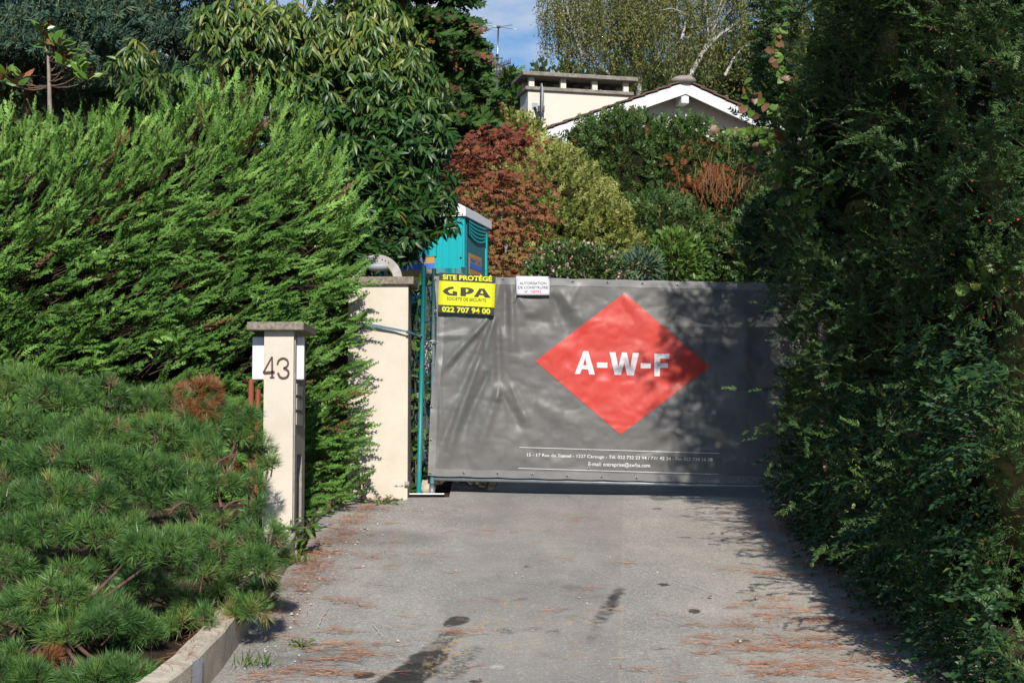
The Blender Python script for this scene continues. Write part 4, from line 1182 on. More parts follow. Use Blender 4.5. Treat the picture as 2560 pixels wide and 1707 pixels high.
def house():
    pit = .385; a = math.atan(pit); base = float(gz(4, 38)) - .3
    hz = base - APEX.z
    t = thing('house', 'cream gabled house with white bargeboards and wide chimney behind the yews', 'house', (APEX.x, APEX.y, base))
    lw, rw = -4.6, 4.6
    # gable wall and side walls
    V = [hp(lw, .55, hz), hp(rw, .55, hz), hp(rw, .55, -.12 + rw * -pit), hp(0, .55, -.12), hp(lw, .55, -.12 + lw * pit)]
    V += [v + HY * 9 for v in V]
    mesh_from('wall', V, [(0, 1, 2, 3, 4), (5, 9, 8, 7, 6), (0, 4, 9, 5), (1, 6, 7, 2)], 'house_wall', t)
    roof = None
    for sgn, ln in ((-1, 5.35), (1, 5.35)):
        M0 = hp(0, 0, 0); u = (HX * sgn * math.cos(a) - HZ * math.sin(a))
        nn = (HX * sgn * math.sin(a) + HZ * math.cos(a))
        def slab(name, s0, s1, y0, y1, n0, n1, mat, parent):
            V = [M0 + u * s + HY * y + nn * q for s in (s0, s1) for y in (y0, y1) for q in (n0, n1)]
            return mesh_from(name, V, [(0, 1, 3, 2), (4, 6, 7, 5), (0, 4, 5, 1), (2, 3, 7, 6), (0, 2, 6, 4), (1, 5, 7, 3)], mat, parent)
        slab('roof', .0, ln, .10, 9.6, -.10, -.01, 'roof_tile', t) if roof is None else slab('roof', .0, ln, .10, 9.6, -.101, -.011, 'roof_tile', t)
        roof = t.children[-1] if t.children else None
        slab('soffit', .0, ln, .12, .54, -.16, -.105, 'white_boards', t)
        slab('bargeboard', -.03, ln, .055, .098, -.235, -.015, 'white_boards', t)
        slab('bargeboard', -.03, ln, .02, .052, -.30, -.19, 'white_enamel', t)
        # stepped verge tiles
        rt = bpy.data.objects['roof'] if sgn < 0 else bpy.data.objects['roof.001']
        me = None
        for row in range(3):
            k = 0; s = .12
            while s < ln + .1:
                lift = .012
                Vt = [Vector((p, q, r_)) for p in (0, .43) for q in (0, .24) for r_ in (0, .034)]
                if me is None:
                    me = bpy.data.meshes.new('tile'); me.from_pydata([tuple(v) for v in Vt], [], [(0, 1, 3, 2), (4, 6, 7, 5), (0, 4, 5, 1), (2, 3, 7, 6), (0, 2, 6, 4), (1, 5, 7, 3)]); me.update(); me.materials.append(MATS['roof_tile'])
                o = bpy.data.objects.new('tile', me); COL.objects.link(o); o.parent = rt
                Mx = Matrix((( *u, 0), ( *HY, 0), ( *nn, 0), (0, 0, 0, 1))).transposed()
                tl = Matrix.Rotation(-.085, 4, 'Y') if True else None
                o.matrix_basis = Matrix.Translation(M0 + u * (s - .06) + HY * (.0 + .25 * row + random.uniform(-.008, .008)) + nn * (.004)) @ Mx @ tl
                s += .36; k += 1
    # ridge end
    bm = bmesh.new(); bmesh.ops.create_uvsphere(bm, u_segments=14, v_segments=8, radius=1)
    for v in bm.verts: v.co = hp(v.co.x * .33, v.co.y * .3 + .18, v.co.z * .13 + .04)
    bm_obj('ridge_cap', bm, 'ridge_mortar', t, True)
    tube('ridge', [hp(0, .2, .03), hp(0, 5, .03), hp(0, 9.6, .03)], .13, 'ridge_mortar', t, 10)
    # beam ends under the verge
    for x in (0.0, -3.1, 3.1):
        hbox('beam_end', (x, .32, -.43 - abs(x) * pit), (.2, .52, .24), 'white_enamel', t, 0, .01)
    # chimney
    A = P(1320, 226, 38.5); loc = A - APEX; ax_, ay_ = loc.dot(HX), loc.dot(HY)
    Lc, Dc = 2.72, .80
    zt = A.z - APEX.z
    ch = hbox('chimney', (ax_ + Lc / 2, ay_ + Dc / 2, zt - 1.3), (Lc, Dc, 2.6), 'house_wall', t)
    hbox('ledge', (ax_ + Lc / 2, ay_ + Dc / 2, zt + .045), (Lc + .16, Dc + .16, .09), 'old_concrete', ch, 0, .01)
    zc = zt + .09
    for i in range(4):
        for j in (0, 1):
            hbox('cap_post', (ax_ + .10 + (Lc - .2) * i / 3, ay_ + .08 + (Dc - .16) * j, zc + .13), (.14, .13, .26), 'house_wall', ch)
    for i in range(3):
        c = hp(ax_ + .5 + (Lc - 1) * i / 2, ay_ + Dc / 2, zc); tube('flue', [c, c + HZ * .2], .12, 'flue_dark', ch, 12)
    hbox('cap_slab', (ax_ + Lc / 2, ay_ + Dc / 2, zc + .26 + .055), (Lc + .34, Dc + .34, .11), 'old_concrete', ch, 0, .015)
    hbox('wall_vent', (ax_ + .18, ay_ - .012, zt - .40), (.16, .02, .16), 'pipe_grey', ch)
    # satellite dish seen edge-on
    c = P(1357, 254, 38.3); axd = (Vector((-.995, -.07, .04))).normalized()
    s = axd.cross(HZ).normalized(); w = s.cross(axd)
    d = thing('satellite_dish', 'grey satellite dish seen edge-on against the chimney', 'satellite dish', c - HZ * .6)
    V, Fc = [], []; n = 26; rings = [(.0, .0), (.18, .008), (.34, .035), (.45, .07)]
    for r_, q in rings[1:]:
        for k in range(n): th = 2 * math.pi * k / n; V.append(c + axd * (q * 1.0) + (s * math.cos(th) * .92 + w * math.sin(th)) * r_)
    V.append(c)
    for i in range(2):
        for k in range(n): k1 = (k + 1) % n; Fc.append((i * n + k, i * n + k1, (i + 1) * n + k1, (i + 1) * n + k))
    for k in range(n): Fc.append((len(V) - 1, (k + 1) % n, k))
    o = mesh_from('reflector', V, Fc, 'pipe_grey', d, True); md = o.modifiers.new('s', 'SOLIDIFY'); md.thickness = .025
    b0 = P(1353, 273, 38.4); 
    box('bracket', b0, (.17, .12, .15), 'dark_steel', d, .01)
    tube('arm', [P(1336, 268, 38.2), P(1341, 285, 38.25), P(1345, 300, 38.3)], .035, 'dark_steel', d, 8)
    tube('arm', [P(1352, 282, 38.4), P(1348, 300, 38.4)], .03, 'dark_steel', d, 8)
    box('foot_plate', P(1346, 300, 38.4), (.24, .14, .10), 'pipe_grey', d, .01)
    # aerial mast
    D = 37.0
    m0 = P(1241, 300, D); m = thing('aerial_mast', 'thin metal aerial mast with crossed dipoles and comb antenna against the sky', 'antenna', (m0.x, D, base + 1))
    tube('mast', [Vector((m0.x - .01, D, base + .3)), P(1241, 262, D), P(1243, 160, D)], .030, 'steel', m, 10)
    tube('mast', [P(1243, 165, D), P(1246, 68, D)], .019, 'steel', m, 8)
    tube('joint', [P(1242.5, 153, D), P(1243, 137, D)], .038, 'dark_steel', m, 10)
    tube('joint', [P(1242, 172, D), P(1242, 163, D)], .034, 'dark_steel', m, 10)
    cc = P(1246, 68, D); box('hub', cc, (.09, .09, .05), 'dark_steel', m, .01)
    for q in ((1196, 61, D - .3), (1214, 73, D + .5), (1281, 63, D - .5), (1297, 75, D + .3)):
        tube('dipole', [cc, P(q[0], q[1], q[2])], .007, 'steel', m, 6)
    for py in (145, 167, 189):
        tube('reflector_bar', [P(1232, py + .5, D - .05), P(1258, py + 1.5, D - .05)], .012, 'dark_steel', m, 6)
    for k in range(8): tube('reflector_rod', [P(1232 + k * 3.6, 145, D - .06), P(1232 + k * 3.6, 190, D - .06)], .0035, 'steel', m, 5)
    bm_a, bm_b = P(1243, 168, D), P(1277, 158, D - .25); tube('boom', [bm_a, bm_b], .012, 'dark_steel', m, 6)
    for k in range(9):
        q = bm_a + (bm_b - bm_a) * (.15 + .1 * k); h = .07 + .05 * (k % 3) / 2
        tube('director', [q - HZ * h, q + HZ * h], .009, 'dark_steel', m, 5)
house()

# ================================================================== VEGETATION
leaf_mat('hedge_green', [(0.0, (.16, .10, .04)), (.10, (.16, .10, .04)), (.14, (.068, .155, .030)), (.45, (.128, .268, .050)), (.75, (.225, .41, .090)), (1.0, (.34, .51, .13))], .55, .14, .25)
leaf_mat('pine_green', [(0.0, (.34, .22, .13)), (.08, (.34, .22, .13)), (.12, (.056, .132, .038)), (.5, (.104, .218, .054)), (.8, (.165, .285, .064)), (1.0, (.28, .28, .085))], .4, .12, .45)
leaf_mat('yew_green', [(0.0, (.20, .09, .04)), (.05, (.20, .09, .04)), (.08, (.026, .058, .017)), (.5, (.048, .098, .025)), (.85, (.092, .155, .038)), (1.0, (.16, .20, .055))], .48, .2, .35)
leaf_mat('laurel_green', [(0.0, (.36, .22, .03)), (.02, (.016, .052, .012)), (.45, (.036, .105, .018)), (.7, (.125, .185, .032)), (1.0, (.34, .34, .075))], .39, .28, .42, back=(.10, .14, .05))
leaf_mat('privet_green', [(0.0, (.018, .052, .018)), (.6, (.034, .088, .026)), (1.0, (.11, .175, .04))], .42, .22, .35)
leaf_mat('fresh_leaf', [(0.0, (.20, .075, .055)), (.15, (.25, .14, .07)), (.3, (.075, .17, .028)), (.7, (.16, .27, .045)), (1.0, (.33, .34, .06))], .42, .4, .4)
leaf_mat('magnolia_leaf', [(0.0, (.06, .14, .020)), (1.0, (.15, .26, .04))], .3, .15, .5, back=(.26, .11, .04))
leaf_mat('cedar_green', [(0.0, (.040, .085, .058)), (.6, (.080, .145, .095)), (1.0, (.19, .215, .085))], .6, .12, .2)
leaf_mat('thuja_green', [(0.0, (.17, .075, .04)), (.12, (.15, .07, .035)), (.2, (.024, .065, .016)), (.7, (.050, .11, .022)), (1.0, (.10, .16, .03))], .55, .2, .25)
leaf_mat('gold_yew', [(0.0, (.055, .095, .020)), (.5, (.165, .20, .042)), (1.0, (.42, .42, .13))], .5, .25, .25)
leaf_mat('maple_red', [(0.0, (.20, .040, .026)), (.35, (.24, .082, .042)), (.65, (.30, .145, .060)), (.9, (.26, .185, .07)), (1.0, (.16, .18, .05))], .5, .35, .25)
leaf_mat('birch_leaf', [(0.0, (.105, .150, .046)), (.6, (.205, .225, .070)), (1.0, (.38, .31, .10))], .5, .3, .25)
leaf_mat('dead_brown', [(0.0, (.17, .050, .018)), (.5, (.26, .105, .045)), (1.0, (.37, .23, .13))], .8, .15, .1)
leaf_mat('flower_pink', [(0.0, (.55, .28, .26)), (1.0, (.78, .62, .58))], .6, .3, .1)
leaf_mat('far_green', [(0.0, (.03, .055, .02)), (1.0, (.08, .11, .035))], .7, .15, .1)

def droop_path(p0, p1, sag, n=5):
    p0, p1 = np.array(p0, float), np.array(p1, float); t = np.linspace(0, 1, n)[:, None]
    q = p0 + (p1 - p0) * t; q[:, 2] += sag * (4 * t[:, 0] * (1 - t[:, 0])); return q

# ---------------------------------------------------------------- left conifer hedge
def left_hedge():
    root = thing('conifer_hedge', 'tall bright green clipped conifer hedge behind the number post', 'hedge', (-3.5, 12.7, float(gz(-3.5, 12.7))))
    # outline: front surface y as a function of (x, z), rounded top and rounded right-hand corner
    def topz(x): 
        px = 1280 + x / 12.7 * F_PX
        py = np.interp(px, [-300, 0, 120, 260, 420, 520, 620, 720, 800, 860], [268, 265, 258, 248, 198, 166, 175, 228, 325, 430])
        return EYE + (1095 - py) / F_PX * 12.7 - .27
    def front(x, z):
        zt = topz(x); h = np.clip((zt - z) / 1.3, 0, 1)
        y = 12.05 + .75 * (1 - h) ** 2.2 + .22 * np.clip((z - 2.6) / -1.6, 0, 1)
        y = y + .16 * (vnoise(np.stack([x * 1.4, z * 1.4, 0 * x], -1), 1.0, 11) - .5) + .10 * (vnoise(np.stack([x * 4, z * 4, 0 * x], -1), 1.0, 12) - .5)
        return y + .55 * np.clip((x + 2.0) / .45, 0, 1) ** 2
    bag, tw = Bag(), Bag()
    # solid core for the inner twigs, coloured near-black as shade in the gaps
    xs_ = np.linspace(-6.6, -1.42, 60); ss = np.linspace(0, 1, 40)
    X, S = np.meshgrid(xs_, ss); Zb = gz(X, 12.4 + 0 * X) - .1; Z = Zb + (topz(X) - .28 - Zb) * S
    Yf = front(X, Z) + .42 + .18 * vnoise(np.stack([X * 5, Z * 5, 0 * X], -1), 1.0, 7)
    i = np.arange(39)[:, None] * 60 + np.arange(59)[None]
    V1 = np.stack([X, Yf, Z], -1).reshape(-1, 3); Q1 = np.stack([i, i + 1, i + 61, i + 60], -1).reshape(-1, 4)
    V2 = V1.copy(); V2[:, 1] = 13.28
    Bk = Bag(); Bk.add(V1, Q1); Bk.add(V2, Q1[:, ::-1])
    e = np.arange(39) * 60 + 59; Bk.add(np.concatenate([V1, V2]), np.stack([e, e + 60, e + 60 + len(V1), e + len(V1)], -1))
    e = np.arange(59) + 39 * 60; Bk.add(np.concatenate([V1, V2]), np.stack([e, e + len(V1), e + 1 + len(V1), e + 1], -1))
    Bk.build('inner_twig_shade', 'twig_shade', root, True)
    # plumes: each a leading shoot carrying a fan of sprays
    npl = 1800; co = Coll()
    x = rng.uniform(-4.75, -1.50, npl); zb = gz(x, 12.2 + 0 * x); z = zb + .05 + (topz(x) - zb - .03) * rng.uniform(0, 1, npl)
    y = front(x, z) + .12 + .26 * (rng.random(npl) < .3)
    keep = (vnoise(np.stack([x * 2.4, z * 3.2, 0 * x], -1), 1.0, 14) + rng.normal(0, .06, npl) > .22) | (topz(x) - z < .35)
    x, y, z = x[keep], y[keep], z[keep]; npl = len(x)
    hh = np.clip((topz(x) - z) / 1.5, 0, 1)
    side = np.clip((x + 2.1) / .6, 0, 1)
    wind = np.clip((x + 5.9) / 1.6, 0, 1)              # left part bristles straight, right part sweeps up and right
    d = np.stack([.24 + .74 * np.clip(hh * 1.5, 0, 1) * wind + .10 * side, -.48 + .12 * side, .90 - .56 * np.clip(hh * 1.4, 0, 1)], -1)
    d = unit(d + rnd(npl, .22))
    for k in range(npl):
        nf = int(rng.integers(5, 9)); L = rng.uniform(.24, .42) * (1.0 if hh[k] > .3 else .9)
        p0 = np.array([x[k], y[k], z[k]])
        t = np.linspace(.05, 1, nf); pts = p0 + d[k] * L * t[:, None] * .8
        ax = unit(d[k] + rnd(nf, .22)); out = np.array([0.1, -.85, .6]) + rnd(nf, .32)
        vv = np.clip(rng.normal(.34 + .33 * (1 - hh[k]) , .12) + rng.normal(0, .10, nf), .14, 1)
        if rng.random() < .02: vv[:] = rng.uniform(.02, .1)
        co.add(pts, ax, out, rng.uniform(.11, .24, nf), vv)
        tw.tube([p0 - d[k] * .15, p0 + d[k] * L * .9], [.006, .002], 3)
    # sprays reaching out over the gate post
    for (px, py, dd, ang) in ((800, 680, 13.0, .35), (812, 745, 12.95, .5), (820, 820, 12.95, .3), (818, 880, 12.9, .2), (825, 950, 12.95, .35), (805, 1010, 12.9, .5), (840, 1090, 12.95, .35), (830, 1130, 12.9, .15), (850, 1060, 13.05, .4),
                              (790, 600, 12.9, .6), (800, 540, 12.85, .6), (805, 470, 12.9, .6), (800, 1180, 12.95, .1), (815, 700, 13.1, .4), (770, 1210, 12.9, .3), (800, 650, 12.8, .5)):
        p0 = np.array(P(px, py, dd)); nf = 7; dr = unit(np.array([math.cos(ang), -.12, math.sin(ang)]) + rnd(1, .08)[0])
        pts = p0 + dr * np.linspace(-.18, .10, nf)[:, None] + rnd(nf, .03)
        co.add(pts, unit(dr + rnd(nf, .25)), np.array([0, -.8, .6]) + rnd(nf, .3), rng.uniform(.15, .26, nf), np.clip(rng.normal(.55, .1, nf), .15, 1))
    co.flush(bag, FRONDS)
    bag.build('foliage', 'hedge_green', root, stuff=True)
    tw.build('twigs', 'bark_brown', root, stuff=True)
left_hedge()

# ---------------------------------------------------------------- mountain pine, front left
def pine():
    root = thing('mountain_pine', 'spreading mountain pine with dense needle tufts filling the left foreground', 'pine', (-2.2, 8.4, float(gz(-2.2, 8.4)) + .1))
    s = lambda X, Y: (X * .5465, 850 + Y * .5465)
    pads = [  # zoomed-photo centre, half sizes, depth
        (70, 250, 150, 110, 10.2), (260, 270, 150, 110, 10.1), (480, 300, 110, 90, 10.2), (640, 350, 120, 80, 10.1), (760, 300, 110, 90, 10.2), (1000, 330, 90, 90, 10.2), (1120, 350, 90, 90, 10.15), (880, 420, 130, 90, 9.9),
        (60, 420, 130, 100, 9.8), (250, 430, 150, 100, 9.7), (460, 450, 150, 100, 9.75), (680, 480, 140, 90, 9.7), (1080, 480, 100, 80, 10.0), (1190, 540, 60, 70, 10.1), (930, 540, 120, 80, 9.7),
        (60, 560, 110, 70, 9.5), (250, 590, 150, 90, 9.35), (450, 600, 160, 90, 9.4), (660, 620, 150, 90, 9.4), (850, 640, 120, 80, 9.5), (1000, 680, 90, 70, 9.6), (1150, 660, 60, 60, 9.9), (1240, 590, 34, 34, 10.1),
        (90, 740, 150, 100, 9.0), (260, 760, 130, 90, 9.0), (430, 760, 140, 90, 9.05), (650, 770, 130, 80, 9.1), (880, 745, 70, 60, 9.3), (1160, 800, 60, 50, 9.6), (1010, 830, 70, 45, 9.4),
        (70, 900, 130, 90, 8.7), (230, 910, 140, 90, 8.65), (400, 930, 130, 80, 8.7), (560, 900, 90, 70, 8.9), (640, 960, 80, 60, 8.8), (860, 950, 110, 80, 8.9), (760, 1010, 120, 80, 8.7), (1000, 960, 90, 70, 9.0), (1130, 920, 90, 70, 9.3), (1220, 900, 70, 70, 9.4),
        (500, 1040, 80, 60, 8.55), (60, 1060, 90, 70, 8.35), (900, 1070, 90, 60, 8.7), (1010, 1110, 70, 60, 8.8), (1150, 1040, 90, 80, 9.0), (1230, 1010, 70, 80, 9.2), (1190, 1140, 80, 80, 8.9), (1120, 1210, 90, 60, 8.7), (690, 1080, 80, 50, 8.6), (1090, 1290, 50, 40, 8.6),
        (130, 1200, 130, 60, 8.05), (260, 1170, 140, 80, 8.1), (400, 1230, 110, 70, 8.05), (300, 1270, 120, 60, 7.95), (560, 1260, 110, 80, 8.05), (640, 1310, 90, 80, 8.0), (620, 1390, 80, 50, 7.9), (480, 1290, 80, 60, 8.0), (40, 1300, 90, 60, 7.95),
        (60, 830, 120, 60, 9.1), (170, 1060, 110, 60, 8.6), (340, 1070, 110, 55, 8.6), (520, 1150, 90, 55, 8.5), (140, 1340, 110, 50, 8.1), (330, 1390, 110, 50, 8.0), (740, 1180, 80, 50, 8.5), (60, 650, 110, 70, 9.4), (900, 480, 120, 80, 9.9), (560, 540, 130, 80, 9.7), (350, 520, 130, 80, 9.7), (790, 1300, 80, 50, 8.25), (880, 1240, 80, 50, 8.3), (960, 1300, 60, 40, 8.3), (40, 1490, 70, 60, 7.6), (260, 1540, 90, 60, 7.45), (420, 1530, 120, 60, 7.45), (560, 1530, 120, 70, 7.5), (640, 1570, 70, 50, 7.5), (150, 1560, 80, 60, 7.4), (30, 1580, 90, 60, 7.3)]
    bag, dead, br, dk = Bag(), Bag(), Bag(), Bag(); co = Coll()
    base = np.array([P(440, 1640, 8.5).x, 8.55, float(gz(-1.9, 8.55)) - .25])
    stems = [np.array(P(395, 1530, 9.1)), np.array(P(455, 1510, 9.0)), np.array(P(250, 1420, 8.9)), np.array(P(560, 1460, 8.9)), np.array(P(140, 1560, 8.2))]
    for st in stems: br.tube(droop_path(base + rnd(1, .03)[0] * [1, 1, 0], st, .02), np.linspace(.055, .035, 5), 8)
    for (X, Y, rx, ry, d) in pads:
        c = np.array(P(*s(X, Y), d)); k = .5465 / PPM(d)
        if 880 < Y < 1130 and X > 600: d -= .5
        rr = np.array([rx * k, max(rx, ry) * k * .9, ry * k]) * 1.0
        area = rx * ry
        d += rng.uniform(-.25, .25); c = np.array(P(*s(X + rng.uniform(-25, 25), Y + rng.uniform(-38, 38)), d))
        n = max(13, int(area / 170))
        p, nr = ell_surface(c, rr * .92, n, -.40)
        m = nr[:, 1] < .45; p, nr = p[m], nr[m]; n = len(p)
        ax = unit(nr * .70 + np.array([0, -.55, .40]) + rnd(n, .38))
        p = p - ax * .03
        hue = np.clip(rng.normal(.44, .12) + rng.normal(0, .17, n), .14, 1); hue[rng.random(n) < .025] = .05
        co.add(p, ax, rnd(n), rng.uniform(.062, .108, n), hue)
        # second, sparser layer inside, older needles
        p2, nr2 = ell_surface(c, rr * .55, n // 6, -.2); ax2 = unit(nr2 + np.array([0, 0, .4]) + rnd(len(p2), .4))
        co.add(p2, ax2, rnd(len(p2)), rng.uniform(.06, .085, len(p2)), np.clip(rng.normal(.36, .08, len(p2)), .13, .8))
        for q, a in zip(p[::2], ax[::2]): br.tube([q - a * .08 - (q - c) * .2, q + a * .05], [.005, .0045], 4)
        st = stems[int(np.argmin([np.linalg.norm(st - c) for st in stems]))]
        br.tube(droop_path(st if Y > 850 else c + (st - c) * .25 + np.array([0, .1, 0]), c, -.03), np.linspace(.016, .006, 5), 5)
    for (X, Y, rx, ry, d, n) in ((915, 260, 75, 70, 10.0, 46), (900, 340, 60, 30, 9.95, 14), (140, 625, 35, 18, 9.4, 7), (190, 1490, 45, 40, 7.6, 14), (660, 360, 22, 18, 9.95, 4), (1030, 600, 40, 30, 9.6, 6)):
        c = np.array(P(*s(X, Y), d)); k = .5465 / PPM(d); p, nr = ell_surface(c, np.array([rx * k, rx * k, ry * k]), n, -.8)
        scatter_mix(dead, TUFTS, p, unit(nr + rnd(len(p), .4)), rnd(len(p)), rng.uniform(.06, .085, len(p)), np.clip(rng.normal(.5, .25, len(p)), 0, 1))
    # bare twigs at the right-hand end
    for (a, b, dd) in (((560, 1270), (620, 1250), 9.0), ((520, 1180), (590, 1135), 9.6), ((430, 1275), (475, 1258), 9.0), ((610, 1460), (655, 1470), 9.0), ((330, 1500), (400, 1440), 8.7), ((480, 1540), (440, 1580), 8.6)):
        br.tube(droop_path(P(*a, dd), P(*b, dd - .05), .02), np.linspace(.011, .005, 5), 5)
    co.flush(bag, TUFTS); bag.build('needles', 'pine_green', root, stuff=True)
    dead.build('dead_needles', 'dead_brown', root, stuff=True)['label'] = 'brown dead needle tufts'
    br.build('branches', 'bark_pine', root)
pine()

# ---------------------------------------------------------------- tall yew hedge on the right, in shade
def right_hedge():
    root = thing('yew_hedge', 'tall dark yew hedge with red berries along the right side of the driveway', 'hedge', (3.0, 10.5, float(gz(3.0, 10.5))))
    HT = 6.3
    def face(y, z):
        """x of the hedge's drive-side surface"""
        zr = z - gz(2.5, y)
        b = 2.42 - .10 * np.sin(np.clip(zr / 2.2, 0, 1) * 3.1) + .30 * np.clip((zr - 3.2) / 3.2, 0, 1) ** 2
        b = b + .42 * np.exp(-((y - 13.9) / .55) ** 2) * np.clip((2.6 - zr) / .6, 0, 1)          # recess where the fence ends
        q = np.stack([y * 1.1, z * 1.1, 0 * y], -1)
        return b + .52 * (vnoise(q, 1.0, 21) - .5) + .26 * (vnoise(q, 3.0, 22) - .5)
    bag, tw, be = Bag(), Bag(), Bag()
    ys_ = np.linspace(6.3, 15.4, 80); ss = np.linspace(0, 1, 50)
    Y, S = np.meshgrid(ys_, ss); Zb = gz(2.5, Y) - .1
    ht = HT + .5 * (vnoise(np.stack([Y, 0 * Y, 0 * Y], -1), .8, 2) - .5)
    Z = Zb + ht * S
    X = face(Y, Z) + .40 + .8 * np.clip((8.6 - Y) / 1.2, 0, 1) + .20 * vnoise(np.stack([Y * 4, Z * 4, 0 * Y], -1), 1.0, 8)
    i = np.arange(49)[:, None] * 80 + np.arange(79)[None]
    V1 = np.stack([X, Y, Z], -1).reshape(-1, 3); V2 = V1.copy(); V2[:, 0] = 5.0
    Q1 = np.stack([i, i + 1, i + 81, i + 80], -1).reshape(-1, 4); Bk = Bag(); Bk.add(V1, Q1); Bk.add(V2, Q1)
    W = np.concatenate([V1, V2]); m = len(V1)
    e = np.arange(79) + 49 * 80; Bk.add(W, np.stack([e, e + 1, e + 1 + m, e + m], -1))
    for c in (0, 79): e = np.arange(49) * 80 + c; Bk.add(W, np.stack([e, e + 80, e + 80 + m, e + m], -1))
    Bk.build('inner_twig_shade', 'twig_shade', root, True)  # solid core whose dark colour paints the shade between the shoots
    n = 5000; co, co_far = Coll(), Coll()
    y = 6.75 + 8.6 * rng.uniform(0, 1, n) ** 1.1; zr = HT * rng.uniform(0, 1, n) ** .9 + .02; z = gz(2.5, y) + zr
    keep = vnoise(np.stack([y * 2.6, z * 2.6, 0 * y], -1), 1.0, 24) + rng.normal(0, .07, n) > .40
    y, z = y[keep], z[keep]; n = len(y)
    x = face(y, z) + .07
    hang = np.clip(rng.normal(.15, .35, n), -.5, 1)
    d = unit(np.stack([-.75 + 0 * y, -.42 + rng.normal(0, .3, n), .35 - hang], -1) + rnd(n, .25))
    for k in range(n):
        ns = int(rng.integers(4, 8)); L = rng.uniform(.13, .30)
        p0 = np.array([x[k], y[k], z[k]]); t = np.linspace(0, 1, ns)
        pts = p0 + d[k] * L * t[:, None] + np.array([0, 0, -.06]) * (t ** 2)[:, None]
        ax = unit(d[k] + rnd(ns, .5)); v0 = np.clip(rng.normal(.45, .14), .1, .95)
        (co if y[k] < 13.2 else co_far).add(pts, ax, np.array([0, -.3, .9]) + rnd(ns, .4), rng.uniform(.085, .14, ns), np.clip(v0 + rng.normal(0, .1, ns), .09, 1))
        if k % 25 == 0: tw.tube([p0 - d[k] * .1, pts[-1]], [.004, .002], 3)
        if rng.random() < .10: be.add(*BERRY(pts[-1] + rnd(1, .02)[0], .007), 0.5)
    # projecting sprays whose shadows fall on the banner
    for k in range(120):
        yy = rng.uniform(7.8, 11.3); zz = float(gz(2.5, yy)) + rng.uniform(.6, 4.6); xx = float(face(np.array([yy]), np.array([zz]))[0])
        dr = unit(np.array([-1, rng.normal(-.1, .3), rng.normal(.1, .3)])); L = rng.uniform(.2, .75); ns = 10
        pts = np.array([xx, yy, zz]) + dr * np.linspace(0, L, ns)[:, None]
        co.add(pts, unit(dr + rnd(ns, .5)), np.array([0, -.3, .9]) + rnd(ns, .3), rng.uniform(.08, .13, ns), np.clip(rng.normal(.5, .1, ns), .1, 1))
    # bare dry stalks
    for k in range(60):
        yy = rng.uniform(7.5, 13); zz = float(gz(2.5, yy)) + rng.uniform(.8, 5); xx = float(face(np.array([yy]), np.array([zz]))[0]) - .06
        p = np.array([xx, yy, zz]); tw.tube(droop_path(p, p + np.array([rng.normal(-.05, .05), rng.normal(-.05, .08), -rng.uniform(.1, .25)]), .02, 4), .0028, 3)
    overhang(root)
    co.flush(bag, SHOOTS); co_far.flush(bag, SHOOTS_FAR); o = bag.build('foliage', 'yew_green', root, stuff=True)
    tw.build('twigs', 'bark_brown', root, stuff=True); be.build('berries', 'berry_red', root, stuff=True)
    t = tube('trunk', [P(2065, 1240, 13.0), P(2062, 1000, 13.0), P(2058, 800, 13.05)], .05, 'bark_grey', root, 8)

def overhang(root):
    """upper branches of the yew reaching over the drive; their shadows dapple the banner"""
    global CULL
    CULL = False; bag, tw, co = Bag(), Bag(), Coll()
    br = [((2.8, 9.0, 5.25), (1.25, 9.0, 5.23), .5)] + [((2.8, y, z - .1), (xe, y + rng.normal(0, .1), z + rng.normal(0, .08)), 1.0)
          for y, z, xe in zip(rng.uniform(8.4, 9.8, 52), rng.uniform(4.2, 5.6, 52), rng.uniform(1.55, 2.3, 52))]
    for a, b, dens in br:
        W = droop_path(a, b, .10, 7); tw.tube(W, np.linspace(.012, .003, 7), 4)
        L = abs(a[0] - b[0]); m = int(L * 52 * dens); t = rng.uniform(.25, 1, m)
        p = np.array(a) + (np.array(b) - np.array(a)) * t[:, None]; p[:, 2] += .10 * 4 * t * (1 - t)
        sd = rng.normal(0, 1, m); p += np.stack([0 * t, .05 * sd, rng.normal(-.02, .05, m)], -1) * dens
        co.add(p, unit(np.array([-.8, 0, -.1]) + np.stack([0 * t, sd * .6, 0 * t], -1) + rnd(m, .4)), np.array([0, -.2, .9]) + rnd(m, .3), rng.uniform(.10, .17, m), np.clip(rng.normal(.5, .12, m), .1, 1))
    co.flush(bag, SHOOTS); bag.build('upper_branches', 'yew_green', root, stuff=True); tw.build('twigs', 'bark_brown', root, stuff=True)
    CULL = True

_ico = None
def BERRY(c, r):
    global _ico
    if _ico is None:
        t = np.linspace(0, 2 * math.pi, 7)[:-1]; V = [(0, 0, -1)] + [(math.cos(a) * .87, math.sin(a) * .87, -.5) for a in t] + [(math.cos(a) * .87, math.sin(a) * .87, .5) for a in t] + [(0, 0, 1)]
        Q = [(1 + k, 1 + (k + 1) % 6, 7 + (k + 1) % 6, 7 + k) for k in range(6)] + [(0, 1 + (2 * k + 2) % 6, 1 + 2 * k + 1, 1 + 2 * k) for k in range(3)] + [(13, 7 + 2 * k, 7 + 2 * k + 1, 7 + (2 * k + 2) % 6) for k in range(3)]
        _ico = (np.array(V), np.array(Q))
    return _ico[0] * r + c, _ico[1]
right_hedge()

